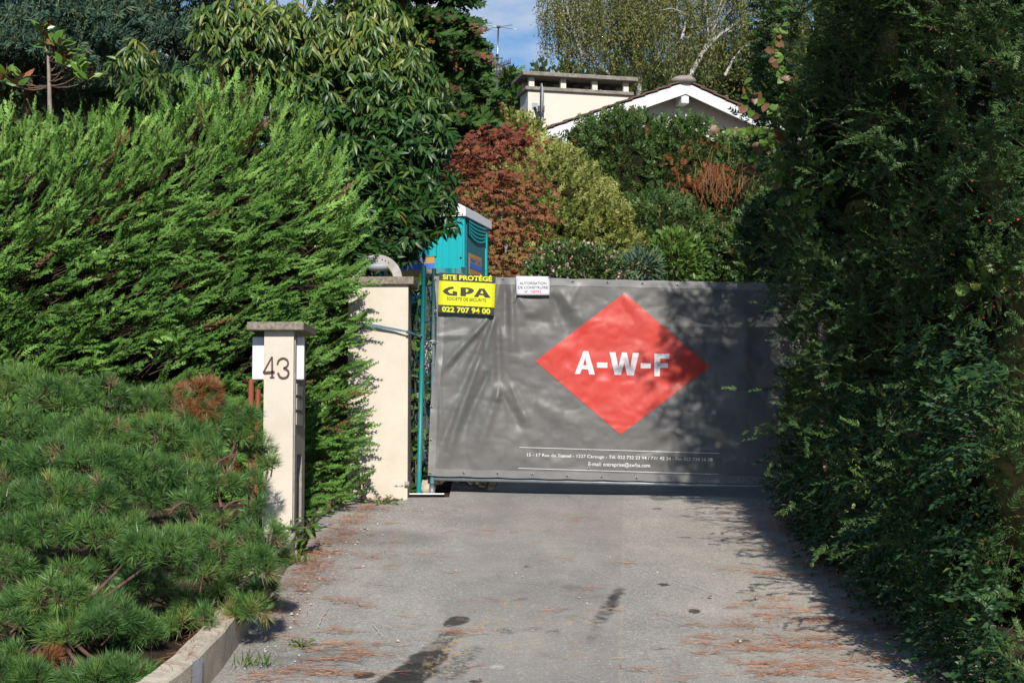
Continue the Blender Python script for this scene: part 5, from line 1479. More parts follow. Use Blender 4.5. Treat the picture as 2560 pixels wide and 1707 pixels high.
# glossy-leaved shrub in front of the yew, lower right
def privet():
    root = thing('cotoneaster_shrub', 'dark glossy small-leaved shrub at the foot of the yew hedge, lower right', 'shrub', (2.5, 8.6, float(gz(2.5, 8.6))))
    bag, tw = Bag(), Bag(); n = 1050; co = Coll()
    y = rng.uniform(7.0, 12.6, n); zr = rng.uniform(.03, 1, n) ** .9 * np.interp(y, [7, 8.5, 10, 11.5, 12.6], [1.9, 1.75, 1.5, 1.0, .6])
    z = gz(2.5, y) + zr
    x = 2.30 - .08 * np.sin(np.clip(zr / 1.6, 0, 1) * 3.1) + .28 * (vnoise(np.stack([y * 1.5, z * 1.5, 0 * y], -1), 1.0, 31) - .5) - .10 * np.clip((8.5 - y), 0, 1)
    nf = 330; yf = rng.uniform(7.0, 13.0, nf); zf_ = rng.uniform(.0, .34, nf); xf = 2.16 + .10 * rng.random(nf) + .18 * (vnoise(np.stack([yf * 2, 0 * yf, 0 * yf], -1), 1.0, 5) - .5)
    y, z, x = np.concatenate([y, yf]), np.concatenate([z, gz(2.3, yf) + zf_]), np.concatenate([x, xf + .10])
    keep = (vnoise(np.stack([y * 2.8, z * 2.8, 0 * y], -1), 1.0, 33) > .38) | (z - gz(2.3, y) < .35)
    x, y, z = x[keep], y[keep], z[keep]; n = len(x)
    for k in range(n):
        d = unit(np.array([-.6, -.45, rng.normal(.25, .5)]) + rnd(1, .3)[0]); L = rng.uniform(.16, .38); m = int(L * 62)
        p0 = np.array([x[k] + .12, y[k], z[k]]); t = np.linspace(.1, 1, m)
        pts = p0 + d * L * t[:, None] + np.array([0, 0, -.07]) * (t ** 2)[:, None]
        sgn = np.where(np.arange(m) % 2, 1, -1)[:, None]
        sd = unit(np.cross(d, [0, .2, 1.0])); ax = unit(d * .55 + sd * sgn * .8 + rnd(m, .28))
        co.add(pts, ax, np.array([-.25, -.5, .8]) + rnd(m, .35), rng.uniform(.034, .058, m), np.clip(rng.normal(.4, .22, m), 0, 1))
        if k % 3 == 0: tw.tube([p0 - d * .1, pts[-1]], [.003, .0012], 3)
    co.flush(bag, [t_lens(.5, .05, .1), t_lens(.42, .06, .14)]); bag.build('foliage', 'privet_green', root, stuff=True); tw.build('twigs', 'bark_brown', root, stuff=True)
privet()

# ---------------------------------------------------------------- leafy sprays of climbing and berried branches (each leaf a part)
FRESH = {}
def fresh(shape, v):
    k = (shape, round(v, 1))
    if k not in FRESH: FRESH[k] = leaf_mesh('leaf', {'round': ROUND, 'long': t_leaf(.34, .05, .12), 'oval': t_leaf(.6, .05, .12, .75), 'lobed': lobed()}[shape], 'fresh_leaf', round(v, 1))
    return FRESH[k]
def lobed():
    V = [(0, 0, 0)]; m = 14
    for k in range(m + 1):
        a = -2.5 + 5.0 * k / m; r_ = .55 * (1 + .18 * (k % 2)) * (1.05 if abs(a) < .6 else .9)
        V.append((.42 + r_ * math.cos(a), r_ * math.sin(a), .04 * (k % 2)))
    V.append((.42, 0, -.03)); c = len(V) - 1
    return np.array(V), np.array([(c, 1 + k, 2 + k, 3 + k) for k in range(0, m - 1, 2)] + [(c, m + 1, 0, 1)])
def spray(name, label, cat, paths, shape, size, vf, hang=.6, every=.045, berries=0, group=None, wood='bark_brown'):
    """paths: list of (photo points, depth)"""
    p0 = P(*paths[0][0][0], paths[0][1]); t = thing(name, label, cat, p0, group)
    for pts, d in paths:
        W = [np.array(P(x, y, d - .02 * i)) for i, (x, y) in enumerate(pts)]; W = smooth_pts(W, 5)
        tube('stem', W, np.linspace(.0045, .002, len(W)), wood, t, 5)
        seg = np.linalg.norm(np.diff(np.array(W), axis=0), axis=1); tot = seg.sum(); m = max(3, int(tot / every))
        cum = np.concatenate([[0], np.cumsum(seg)])
        for k in range(m):
            q = tot * (k + .6) / m; j = min(len(seg) - 1, int(np.searchsorted(cum, q)) - 1); p = W[j] + (W[j + 1] - W[j]) * ((q - cum[j]) / seg[j])
            dr = unit(W[j + 1] - W[j]); sd = unit(np.cross(dr, [0, -1, .1])) * (1 if k % 2 else -1)
            ax = unit(dr * .35 + sd * (1 - hang) + np.array([0, -.15, -hang]) + rnd(1, .22)[0])
            place('leaf', fresh(shape, float(np.clip(vf(), 0, 1))), p, ax, unit(np.array([.2, -.9, .35]) + rnd(1, .3)[0]), size * rng.uniform(.7, 1.2), t)
    if berries:
        bb = Bag()
        for k in range(berries):
            pts, d = paths[rng.integers(0, len(paths))]; j = rng.integers(0, len(pts)); p = np.array(P(*pts[j], d - .04)) + rnd(1, .018)[0]; bb.add(*BERRY(p, .0075))
        bb.build('berries', 'berry_red', t, stuff=True)
    return t
g_v = lambda: rng.normal(.62, .12)
mix_v = lambda: rng.choice([.05, .12, .5, .6, .65, .7, .6])
spray('viburnum_branch', 'trailing branch with rounded green and purplish leaves against the house roof', 'branch',
      [([(1985, 330), (1940, 325), (1890, 320), (1830, 322), (1790, 318)], 12.2), ([(1960, 300), (1920, 260), (1880, 240), (1860, 205)], 12.3), ([(1960, 200), (1935, 130), (1945, 80), (1960, 60)], 12.3), ([(1900, 290), (1868, 270), (1850, 262)], 12.2),
       ([(1990, 335), (1930, 345), (1890, 370), (1880, 420)], 12.2), ([(1930, 345), (1950, 400), (1945, 460)], 12.2)], 'round', .080, mix_v, .6, .028)
spray('viburnum_branch', 'small hanging branch of round bright leaves over the gate end', 'branch', [([(2060, 440), (2075, 470), (2090, 430), (2100, 410)], 11.5), ([(2075, 440), (2062, 478), (2050, 490)], 11.5), ([(2030, 470), (1990, 485), (1958, 510)], 11.6), ([(2050, 510), (2020, 525), (2005, 535)], 11.5)], 'round', .07, g_v, .6, .032)
spray('viburnum_branch', 'single drooping branch of round leaves on the upper right yew', 'branch', [([(2490, 465), (2440, 425), (2400, 410), (2375, 395)], 9.2)], 'round', .06, lambda: rng.normal(.42, .05))
spray('hazel_branch', 'branch with broad lobed lime-green leaves at the right edge', 'branch', [([(2580, 610), (2540, 650), (2490, 665), (2425, 668)], 7.8), ([(2560, 640), (2500, 690), (2445, 705), (2400, 710)], 7.8), ([(2580, 670), (2540, 700), (2500, 700)], 7.9)], 'lobed', .062, lambda: rng.normal(.75, .1), .5, .06)
spray('berry_branch', 'branch with narrow leaves and red berries at the right edge', 'branch', [([(2580, 728), (2530, 735), (2490, 748), (2450, 790), (2400, 825)], 7.7), ([(2530, 735), (2490, 760), (2470, 770)], 7.7)], 'long', .055, lambda: rng.normal(.6, .12), .8, .03, 22)
spray('autumn_branch', 'branch tip with green and orange-brown leaves, lower right edge', 'branch', [([(2580, 1000), (2520, 985), (2470, 965), (2420, 958)], 7.6), ([(2580, 960), (2540, 940), (2515, 925)], 7.6)], 'long', .058, lambda: rng.choice([.1, .15, .2, .65, .7, .95, .12]), .3, .03)
spray('sapling_shoot', 'bright yellow-green leafy shoot sticking out of the hedge beside the banner', 'shoot', [([(2062, 965), (2035, 985), (2010, 1005), (2000, 1020)], 12.2), ([(2045, 975), (2030, 965), (2020, 972)], 12.2)], 'oval', .07, lambda: rng.normal(.95, .05), .5, .03)
spray('honeysuckle_branch', 'twining stem with round leaves low on the hedge beside the driveway', 'branch', [([(2120, 1120), (2130, 1160), (2150, 1200), (2120, 1230)], 11.2), ([(2150, 1110), (2110, 1120), (2095, 1135)], 11.2), ([(2140, 1210), (2110, 1290), (2090, 1320)], 11.0), ([(2160, 1190), (2180, 1250)], 11.0)], 'round', .06, lambda: rng.normal(.68, .1), .5, .05)
spray('privet_spray', 'pale narrow-leaved spray in the middle of the right-hand yew', 'branch', [([(2120, 215), (2170, 205), (2220, 200), (2250, 190)], 10.5), ([(2170, 210), (2180, 225), (2185, 235)], 10.5)], 'long', .05, lambda: rng.normal(.5, .08), .3, .022)
spray('red_leaf_branch', 'reddish leafy twig at the top right edge', 'branch', [([(2580, 165), (2530, 158), (2480, 160), (2455, 142)], 7.8)], 'long', .05, lambda: rng.choice([.05, .1, .15]), .3, .035, 4)
# red-berried low tangle by the fence end
def berry_tangle():
    t = thing('berry_bush', 'low tangle of thin stems with red berries at the hedge foot by the fence', 'bush', P(2065, 1260, 12.4))
    tw, be, lf = Bag(), Bag(), Bag()
    for k in range(26):
        a = np.array(P(rng.uniform(2060, 2110), rng.uniform(1230, 1300), 12.3)); b = a + np.array([rng.normal(-.1, .12), rng.normal(-.1, .1), rng.normal(.02, .12)])
        tw.tube(droop_path(a, b, .03, 4), .0025, 4)
        for j in range(6): be.add(*BERRY(a + (b - a) * rng.uniform(.3, 1.1) + rnd(1, .02)[0], rng.uniform(.005, .008)))
    n = 60; p = np.array([P(rng.uniform(2030, 2130), rng.uniform(1180, 1330), 12.2 + rng.uniform(-.3, .3)) for _ in range(n)])
    lf.scatter(t_leaf(.55, .05, .12), p, unit(np.array([-.4, -.4, -.2]) + rnd(n, .5)), np.array([0, -.6, .7]) + rnd(n, .3), rng.uniform(.025, .05, n), rng.uniform(.3, .8, n))
    tw.build('stems', 'rust_red', t); be.build('berries', 'berry_red', t, stuff=True); lf.build('foliage', 'fresh_leaf', t, stuff=True)
berry_tangle()

# ---------------------------------------------------------------- laurel tree above the gate post
def laurel():
    D = 15.2
    root = thing('laurel_tree', 'broad evergreen tree with long drooping glossy leaves above the gate post', 'tree', (P(900, 900, D).x, D + .4, float(gz(-1.5, D + .4))))
    blobs = [(900, 260, 15.3, 200, 230), (700, 120, 15.2, 190, 130), (600, 110, 15.0, 120, 90), (1010, 420, 15.1, 130, 170), (880, 500, 15.0, 170, 140), (960, 560, 14.8, 130, 90), (780, 40, 15.6, 230, 90), (960, 130, 15.5, 110, 130),
             (1060, 300, 15.4, 80, 120), (340, 150, 14.2, 60, 70), (400, 200, 14.0, 110, 40), (1050, 530, 14.9, 95, 70), (905, 620, 14.6, 95, 60), (975, 590, 14.5, 75, 70), (930, 650, 14.3, 75, 45), (870, 600, 14.4, 70, 60), (540, 60, 15.0, 70, 70), (870, 380, 15.0, 130, 150), (760, 330, 15.2, 110, 150), (1000, 240, 15.3, 120, 130), (820, 640, 14.4, 40, 40)]
    bag, tw = Bag(), Bag(); singles = []; co, co2 = Coll(), Coll()
    trunk_top = np.array(P(900, 500, D + .4))
    tube('trunk', [Vector((P(900, 900, D).x, D + .4, float(gz(-1.5, D)) - .1)), Vector(trunk_top), P(890, 250, D + .4), P(860, 60, D + .5)], [.09, .07, .05, .02], 'bark_brown', root, 8)
    for (px, py, d, rx, ry) in blobs:
        c = np.array(P(px, py, d)); k = 1 / PPM(d); rr = np.array([rx * k, (rx + ry) * .5 * k * .8, ry * k])
        n = int(rx * ry / 104)
        dirs = unit(rnd(n)); rad = rng.uniform(.45, 1.02, n) ** .6
        p = c + dirs * rr * rad[:, None]; nr = unit(dirs / rr)
        if px > 450: tw.tube(droop_path(trunk_top if py > 250 else np.array(P(880, 250, D + .4)), c, .1), np.linspace(.025, .008, 5), 5)
        for j in range(n):
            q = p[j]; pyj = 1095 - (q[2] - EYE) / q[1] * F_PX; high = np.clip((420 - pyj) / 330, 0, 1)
            m = int(rng.integers(6, 11)); dr = unit(nr[j] * .7 + np.array([.05, -.25, .15]))
            ring_ = rnd(m); ring_ -= (ring_ @ dr)[:, None] * dr; ring_ = unit(ring_)
            ax = unit(dr * rng.uniform(.1, .6, m)[:, None] + ring_ * .75 + np.array([0, -.1, -.35 - .75 * high]) + rnd(m, .12))
            nor = unit(np.array([0, -.45, .7]) + nr[j] * .4 + rnd(m, .5)); sz = rng.uniform(.10, .16, m)
            pos = q + ring_ * .012 + dr * rng.uniform(-.05, .05, m)[:, None]
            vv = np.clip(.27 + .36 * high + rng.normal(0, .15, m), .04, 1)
            if rng.random() < .02: vv[0] = 0.0
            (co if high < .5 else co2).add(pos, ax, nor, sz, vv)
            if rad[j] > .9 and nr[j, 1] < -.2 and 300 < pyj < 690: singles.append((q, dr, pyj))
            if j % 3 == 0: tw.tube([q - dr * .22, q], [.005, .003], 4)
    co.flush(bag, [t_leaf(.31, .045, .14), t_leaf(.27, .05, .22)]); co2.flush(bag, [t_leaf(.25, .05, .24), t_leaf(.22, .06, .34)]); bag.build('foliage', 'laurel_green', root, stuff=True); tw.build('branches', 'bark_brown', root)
    # the nearest leaf whorls, leaf by leaf
    tm = t_leaf(.30, .045, .18); ms = [leaf_mesh('leaf', tm, 'laurel_green', v) for v in (.25, .38, .5, .62)]
    rng.shuffle(singles); cnt = 0
    for q, dr, pyj in singles:
        if cnt > 285: break
        m = 7
        for k in range(m):
            a = 2 * math.pi * (k + rng.uniform(0, .5)) / m; s1 = unit(np.cross(dr, [0, 0, 1.0])); s2 = np.cross(dr, s1)
            ax = unit(dr * .45 + (s1 * math.cos(a) + s2 * math.sin(a)) * .8 + np.array([0, -.15, -.45]))
            place('leaf', ms[int(rng.integers(0, 4))], q + dr * .05, ax, unit(np.array([0, -.5, .85]) + rnd(1, .25)[0]), rng.uniform(.12, .18), root); cnt += 1
laurel()

# ---------------------------------------------------------------- young magnolia above the hedge
def magnolia():
    D = 13.6
    root = thing('magnolia_sapling', 'young magnolia with brown-backed leaves rising behind the hedge at far left', 'tree', P(124, 270, D))
    top = [P(126, 330, D), P(124, 250, D), P(122, 180, D), P(120, 140, D), P(107, 85, D)]
    tube('trunk', top, [.022, .020, .016, .012, .006], 'bark_grey', root, 8)
    tips = [(107, 78), (125, 100), (140, 108), (150, 115), (168, 135), (185, 150), (160, 165), (190, 165), (205, 180), (55, 195), (12, 190), (45, 215), (5, 205), (220, 200), (150, 140), (118, 118)]
    ml = [leaf_mesh('leaf', t_leaf(.42, .05, .06, .8), 'magnolia_leaf', v) for v in (.1, .5, .9)]
    for (x, y) in tips:
        tip = np.array(P(x, y, D + rng.uniform(-.15, .15))); st = np.array(P(122, min(215, y + 40), D))
        tube('branch', droop_path(st, tip, -.04), np.linspace(.009, .005, 5), 'bark_brown', root, 6)
        for k in range(9):
            a = 2 * math.pi * k / 9 + rng.uniform(0, .6); up_ = rng.uniform(.1, 1.0)
            ax = unit(np.array([math.cos(a), math.sin(a) * .8, up_]))
            place('leaf', ml[int(rng.integers(0, 3))], tip + ax * .01, ax, unit(np.array([0, -.7, .6]) + rnd(1, .55)[0]), rng.uniform(.10, .15), root)
magnolia()

# ---------------------------------------------------------------- trees behind
def arm_tree(name, label, cat, base, h, arms, tms, mat, bark, size, vf, dens, droop, trunk_r, up=0.2, lead=True, nor=(0, 0, 1.0), thick=.35):
    """conifer: trunk plus arms [(z fraction, azimuth, length)] carrying sprays"""
    root = thing(name, label, cat, base)
    b = np.array(base); tp = b + np.array([0, 0, h])
    tube('trunk', [b, b + (tp - b) * .5, tp], [trunk_r, trunk_r * .6, .02], bark, root, 8)
    bag, tw = Bag(), Bag()
    for zf, az, L in arms:
        s = b + (tp - b) * zf; dr = np.array([math.cos(az), math.sin(az), up]); m = max(4, int(L * dens))
        t = rng.uniform(.12, 1, m) ** .8; sag = droop * L
        pts = s + dr * (L * t)[:, None]; pts[:, 2] -= sag * t ** 2
        wid = thick * L * (1 - .55 * t) * .5; sd = np.array([-math.sin(az), math.cos(az), 0]); u = rng.normal(0, .55, m)
        pts = pts + sd * (wid * u)[:, None] + np.array([0, 0, 1]) * rng.normal(-.05, .10, m)[:, None] * L * .3
        ax = unit(dr * .7 + sd * (u * .8)[:, None] + np.array([0, 0, -droop * 1.2]) + rnd(m, .25))
        scatter_mix(bag, tms, pts, ax, np.asarray(nor, float) + rnd(m, .35), size * rng.uniform(.7, 1.3, m), np.clip(vf(m), 0, 1))
        e = s + dr * L; e[2] -= sag; tw.tube(droop_path(s, e, sag * .25), np.linspace(.05, .01, 5) * min(1, L / 3), 5)
    bag.build('crown', mat, root, stuff=True); tw.build('branches', bark, root)
    return root

def cedar():
    D = 27.0
    for k, (px, hpx, lab, n) in enumerate(((60, -260, 'blue-green cedar with level branches at the far left behind the hedge', 150), (430, -180, 'second blue-green cedar behind the hedge, right of the magnolia', 120))):
        b = P(px, 1000, D + k * 2.5); b.z = float(gz(b.x, D)); h = P(px, hpx, D + k * 2.5).z - b.z
        arms = [(zf, rng.uniform(0, 2 * math.pi), (1 - zf) ** .7 * 3.6 + .5) for zf in rng.uniform(.58, .99, int(n * .62))]
        arm_tree('cedar_tree', lab, 'tree', b, h, arms, TUFTS_FAR, 'cedar_green', 'bark_brown', .16, lambda m: rng.normal(.45, .25, m), 58, .12, .22, .10, thick=.8)
cedar()

def thuja():
    D = 24.0
    b = P(1000, 1000, D); b.z = float(gz(b.x, D)); h = P(1000, -330, D).z - b.z
    arms = [(zf, rng.uniform(0, 2 * math.pi), (1 - zf) ** .75 * 2.2 + .25) for zf in rng.uniform(.45, .97, 190)]
    arm_tree('thuja_tree', 'tall dark conifer with drooping red-tipped sprays behind the laurel', 'tree', b, h, arms, FRONDS_FAR, 'thuja_green', 'bark_brown', .36, lambda m: np.where(rng.random(m) < .08, rng.uniform(0, .12, m), rng.normal(.5, .2, m)), 40, .35, .2, .25, nor=(0, -1, .4), thick=.6)
    for (px, hpx, d, lab), lw in zip(((1135, 60, 27.0, 'smaller conifer beside the aerial mast, left of the sky gap'), (1275, 165, 44.0, 'slim feathery conifer top left of the chimney'), (1090, 20, 30.0, 'dark conifer between the tall thuja and the sky gap')), (.85, .55, 1.0)):
        b = P(px, 1000, d); b.z = float(gz(b.x, d)); h = P(px, hpx, d).z - b.z
        arms = [(zf, rng.uniform(0, 2 * math.pi), (1 - zf) ** .8 * lw * d / 30 + .15) for zf in rng.uniform(.4, .98, 110)]
        arm_tree('conifer_tree', lab, 'tree', b, h, arms, FRONDS_FAR, 'thuja_green', 'bark_brown', .36, lambda m: rng.normal(.72, .2, m), 44, .2, .12, .3, nor=(0, -1, .4), thick=.6)
thuja()

def birches():
    specs = [(1500, 60.0, 1.0, [(1440, 330), (1530, 190), (1450, 130), (1380, -100)], 'weeping birch with fine olive leaves left of the white trunk', 3.0),
             (1700, 58.0, 1.0, [(1712, 330), (1705, 190), (1692, 80), (1678, -120)], 'birch with straight white trunk above the house ridge', 4.6),
             (1830, 56.0, 1.0, [(1690, 330), (1722, 195), (1772, 105), (1900, 20)], 'birch with leaning white stem right of the house ridge', 4.2),
             (1600, 66.0, 1.0, [(1590, 330), (1600, 190), (1610, 80), (1600, -140)], 'birch crown filling the gap behind the two white-stemmed birches', 4.4)]
    for (px, d, _, trunk, lab, rad) in specs:
        b = P(trunk[0][0], trunk[0][1], d); gzb = float(gz(b.x, d)); root = thing('birch_tree', lab, 'tree', (b.x, d, gzb))
        pts = [Vector((b.x, d, gzb))] + [P(x, y, d) for x, y in trunk]
        tube('trunk', pts, [.16, .14, .11, .09, .05], 'bark_birch', root, 8)
        bag, tw, tw2 = Bag(), Bag(), Bag()
        c = np.array(P(px, 20, d)); n = 280; co = Coll()
        dirs = unit(rnd(n)); rr = np.array([rad * .95, rad * .7, rad * .62]); p = c + dirs * rr * rng.uniform(.25, 1, n)[:, None] ** .6
        p[:, 2] += .5
        for q in p:
            L = rng.uniform(.8, 2.6); m = int(L * 40); t = rng.uniform(0, 1, m)
            w = q + np.stack([rng.normal(0, .10, m) + .12 * t, rng.normal(0, .12, m), -L * t], -1)
            co.add(w, unit(np.array([0, 0, -.8]) + rnd(m, .6)), rnd(m), rng.uniform(.085, .15, m), np.clip(rng.normal(.45, .28, m), 0, 1))
            tw2.tube([q, q + np.array([.06, 0, -L])], [.007, .003], 3)
        tk = np.array(P(*trunk[2], d))
        for q in p[::40]: tw.tube(droop_path(tk, q, .5), np.linspace(.04, .012, 5), 4)
        co.flush(bag, [LENS]); bag.build('crown', 'birch_leaf', root, stuff=True); tw.build('branches', 'bark_birch', root); tw2.build('twigs', 'bark_brown', root, stuff=True)
    # extra pale limbs seen through the leaves
    r2 = bpy.data.objects['birch_tree.002']; d = 55.5
    for pl in ([(1725, 192), (1760, 130), (1800, 88), (1840, 62)], [(1812, 190), (1832, 150), (1866, 108)], [(1704, 100), (1716, 50), (1738, 5)]):
        tube('limb', [P(x, y, d) for x, y in pl], np.linspace(.06, .03, len(pl)), 'bark_birch', r2, 6)
birches()

def dome(name, label, blobs, D, tms, mat, size, vf, dens, lift=.35, core='twig_shade', spread=.35):
    c0 = P(blobs[0][0], 900, D); root = thing(name, label, 'shrub', (c0.x, D, float(gz(c0.x, D))))
    bag = Bag()
    for i, (px, py, d, rx, ry) in enumerate(blobs):
        c = np.array(P(px, py, d)); k = 1 / PPM(d); rr = np.array([rx * k, rx * k * .8, ry * k])
        lump('inner_twig_shade', c, rr * .84, core, root, .15, i)  # core with the shrub's inner shade put into its colour
        n = int(rx * ry * dens); p, nr = ell_surface(c, rr, n, -.75); m = nr[:, 1] < .15; p, nr = p[m], nr[m]; n = len(p)
        p = p - nr * (rng.uniform(0, .32, n) * (.4 + .6 * vnoise(p, 3.0, i)))[:, None]
        p = p + nr * (.10 * (vnoise(p, 1.6, 50 + i) - .5) * 2)[:, None]
        ax = unit(nr * .8 + np.array([0, 0, lift]) + rnd(n, spread))
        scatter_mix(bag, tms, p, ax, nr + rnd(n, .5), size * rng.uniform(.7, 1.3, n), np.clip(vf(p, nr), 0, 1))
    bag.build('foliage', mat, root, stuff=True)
    return root
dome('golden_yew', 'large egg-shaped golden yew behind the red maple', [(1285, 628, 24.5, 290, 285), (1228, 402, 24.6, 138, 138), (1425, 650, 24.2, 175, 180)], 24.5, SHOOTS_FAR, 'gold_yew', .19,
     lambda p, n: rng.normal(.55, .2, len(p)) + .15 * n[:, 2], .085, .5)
dk = dome('dark_yew', 'broad dark green yew in front of the house gable', [(1560, 490, 28.5, 165, 212), (1715, 505, 28.0, 150, 212), (1850, 540, 27.5, 130, 200), (1640, 640, 26.5, 160, 150), (1460, 362, 28.8, 50, 62), (1790, 690, 27.0, 170, 140), (1940, 650, 26, 120, 170)], 28, SHOOTS_FAR, 'yew_green', .20,
     lambda p, n: np.where(rng.random(len(p)) < .02, .02, rng.normal(.68, .18, len(p))), .085, .35)
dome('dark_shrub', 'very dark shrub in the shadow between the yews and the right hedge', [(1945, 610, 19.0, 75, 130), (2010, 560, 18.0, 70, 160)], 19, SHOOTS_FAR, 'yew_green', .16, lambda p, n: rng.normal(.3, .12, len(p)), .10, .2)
def dead_patch():
    bag = Bag(); n = 1000
    px = np.clip(rng.normal(1785, 48, n), 1660, 1880); py = rng.normal(455, 36, n) + (px - 1780) * .2
    ok = (py > 350) & (py < 545) & (vnoise(np.stack([px * .03, py * .03, 0 * px], -1), 1.0, 3) > .36); px, py = px[ok], py[ok]; n = len(px)
    p = np.array([P(a, b, 26.75 + rng.uniform(-.1, .45) + abs(a - 1790) * .004) for a, b in zip(px, py)])
    scatter_mix(bag, SHOOTS_FAR, p, unit(np.array([.05, -.35, .75]) + rnd(n, .35)), np.array([0, -1, .2]) + rnd(n, .3), rng.uniform(.07, .14, n), np.clip(rng.normal(.30, .2, n), 0, 1))
    for k in range(120):
        x, y = np.clip(rng.normal(1798, 45), 1690, 1880), rng.normal(475, 28); a = np.array(P(x, y, 26.6)); bag.tube([a, a + np.array([rng.normal(.02, .10), -.05, rng.uniform(.12, .38)])], [.0045, .0025], 3, rng.uniform(.3, 1))
    o = bag.build('dead_patch', 'dead_brown', dk); o['label'] = 'rust-brown dead patch in the yew'; o['kind'] = 'stuff'
dead_patch()

def maple():
    D = 20.0
    base = P(1258, 900, D); base.z = float(gz(base.x, D))
    root = thing('japanese_maple', 'slender red and orange Japanese maple in front of the golden yew', 'tree', base)
    tr = [base, P(1268, 690, D), P(1262, 600, D), P(1250, 520, D), P(1256, 450, D), P(1248, 400, D), P(1235, 350, D)]
    tube('trunk', tr, [.05, .045, .04, .034, .028, .02, .012], 'bark_grey', root, 8)
    pads = [(1265, 325, 55, 25, 19.9), (1210, 345, 80, 25, 20), (1300, 350, 55, 30, 19.8), (1160, 375, 70, 25, 20), (1240, 380, 90, 30, 19.8), (1180, 415, 85, 30, 19.9), (1150, 395, 50, 40, 20.1), (1285, 440, 80, 25, 19.7), (1210, 455, 90, 30, 19.8), (1320, 470, 60, 22, 19.7),
            (1240, 490, 110, 25, 19.7), (1170, 505, 60, 22, 19.8), (1340, 520, 55, 18, 19.6), (1365, 545, 40, 14, 19.5), (1280, 520, 80, 22, 19.6), (1250, 560, 90, 22, 19.6), (1225, 600, 85, 28, 19.6), (1300, 580, 60, 22, 19.5), (1250, 640, 100, 30, 19.5), (1310, 640, 60, 26, 19.5), (1225, 680, 80, 30, 19.5), (1310, 690, 70, 26, 19.4), (1260, 720, 120, 30, 19.5), (1190, 640, 40, 40, 19.7)]
    bag, tw = Bag(), Bag()
    for (px, py, rx, ry, d) in pads:
        c = np.array(P(px, py, d)); k = 1 / PPM(d); n = int(rx * ry / 21) + 10
        dirs = rnd(n, .5); p = c + dirs * np.array([rx * k, rx * k * .9, ry * k * .8]); p[:, 2] -= .15 * (np.abs(dirs[:, 0]) ** 2) * rx * k
        v = np.clip(.20 + .50 * np.clip((py - 320) / 330, 0, 1) + rng.normal(0, .15, n) - .15 * (rng.random(n) < .15), 0, 1)
        scatter_mix(bag, PALMS, p, unit(np.array([0, -.3, -.45]) + dirs * [1, 1, .2] + rnd(n, .3)), np.array([0, -.45, .9]) + rnd(n, .3), rng.uniform(.055, .10, n), v)
        j = int(np.argmin([abs(t.z - c[2]) for t in tr])); tw.tube(droop_path(np.array(tr[j]) - np.array([0, 0, .25]), c, .04), np.linspace(.016, .005, 5), 5)
    bag.build('crown', 'maple_red', root, stuff=True); tw.build('branches', 'bark_grey', root)
maple()

def shrub(name, label, px, py, d, rx, ry, mat, leaf, size, n, vf, flowers=0):
    c = np.array(P(px, py, d)); root = thing(name, label, 'shrub', (c[0], d, float(gz(c[0], d)))); k = 1 / PPM(d); rr = np.array([rx * k, rx * k * .6, ry * k])
    bag, tw = Bag(), Bag(); dirs = unit(rnd(n)); p = c + dirs * rr * (rng.uniform(.2, 1, n) ** .5)[:, None] * (.8 + .4 * vnoise(dirs * 2 + px, 1.0, 1))[:, None]
    bag.scatter(leaf, p, unit(dirs + rnd(n, .6) + [0, 0, .3]), np.array([0, -.5, .8]) + rnd(n, .4), size * rng.uniform(.7, 1.3, n), np.clip(vf(n), 0, 1))
    for q in p[::14]: tw.tube([c - [0, 0, rr[2]], q], [.008, .003], 3)
    bag.build('foliage', mat, root, stuff=True); tw.build('stems', 'bark_brown', root)
    if flowers:
        fl = Bag(); dirs = unit(rnd(flowers)); dirs[:, 1] = -np.abs(dirs[:, 1]); p = c + dirs * rr * 1.02
        scatter_mix(fl, PALMS, p, rnd(flowers), rnd(flowers), rng.uniform(.025, .045, flowers), rng.random(flowers)); fl.build('flowers', 'flower_pink', root, stuff=True)
shrub('abelia_shrub', 'loose green shrub with small pink flowers above the banner, below the golden yew', 1440, 670, 18.5, 130, 65, 'privet_green', LENS, .075, 2600, lambda n: rng.normal(.8, .2, n), 150)
shrub('abelia_shrub', 'pink-flowered shrub just right of the maple above the banner', 1370, 690, 18.2, 60, 45, 'privet_green', LENS, .075, 1000, lambda n: rng.normal(.75, .2, n), 60)
shrub('bright_shrub', 'bright green leafy shrub in front of the dark yew above the banner', 1690, 650, 20.0, 75, 75, 'fresh_leaf', LENS, .10, 1500, lambda n: rng.normal(.45, .1, n))
shrub('buddleia_shrub', 'grey-green narrow-leaved shrub between the golden and the dark yew', 1605, 672, 19.5, 55, 42, 'cedar_green', t_lens(.2), .14, 650, lambda n: rng.normal(.6, .2, n))

def wood():
    bag = Bag()
    for (px, py, d, rx, ry) in [(-100, 340, 48, 260, 170), (150, 350, 50, 260, 150), (420, 330, 49, 240, 130), (700, 280, 50, 260, 220), (950, 330, 50, 240, 220), (1180, 330, 52, 150, 110), (1420, 300, 80, 160, 90), (1650, 290, 80, 200, 90), (1900, 260, 76, 200, 130), (2150, 260, 70, 200, 220)]:
        c = np.array(P(px, py, d)); k = 1 / PPM(d); rr = np.array([rx * k, 2.5, ry * k]); n = 480
        dirs = unit(rnd(n)); p = c + dirs * rr * (rng.uniform(.1, 1, n) ** .5)[:, None]
        scatter_mix(bag, FRONDS_FAR, p, unit(dirs + [0, -.3, .2] + rnd(n, .5)), np.array([0, -1, .4]) + rnd(n, .4), rng.uniform(.8, 1.4, n) * d / 50, np.clip(rng.normal(.4, .25, n), 0, 1))
    o = bag.build('distant_wood', 'far_green', None); tag(o, 'distant dark green wood behind the garden trees', 'wood', kind='stuff')
wood()

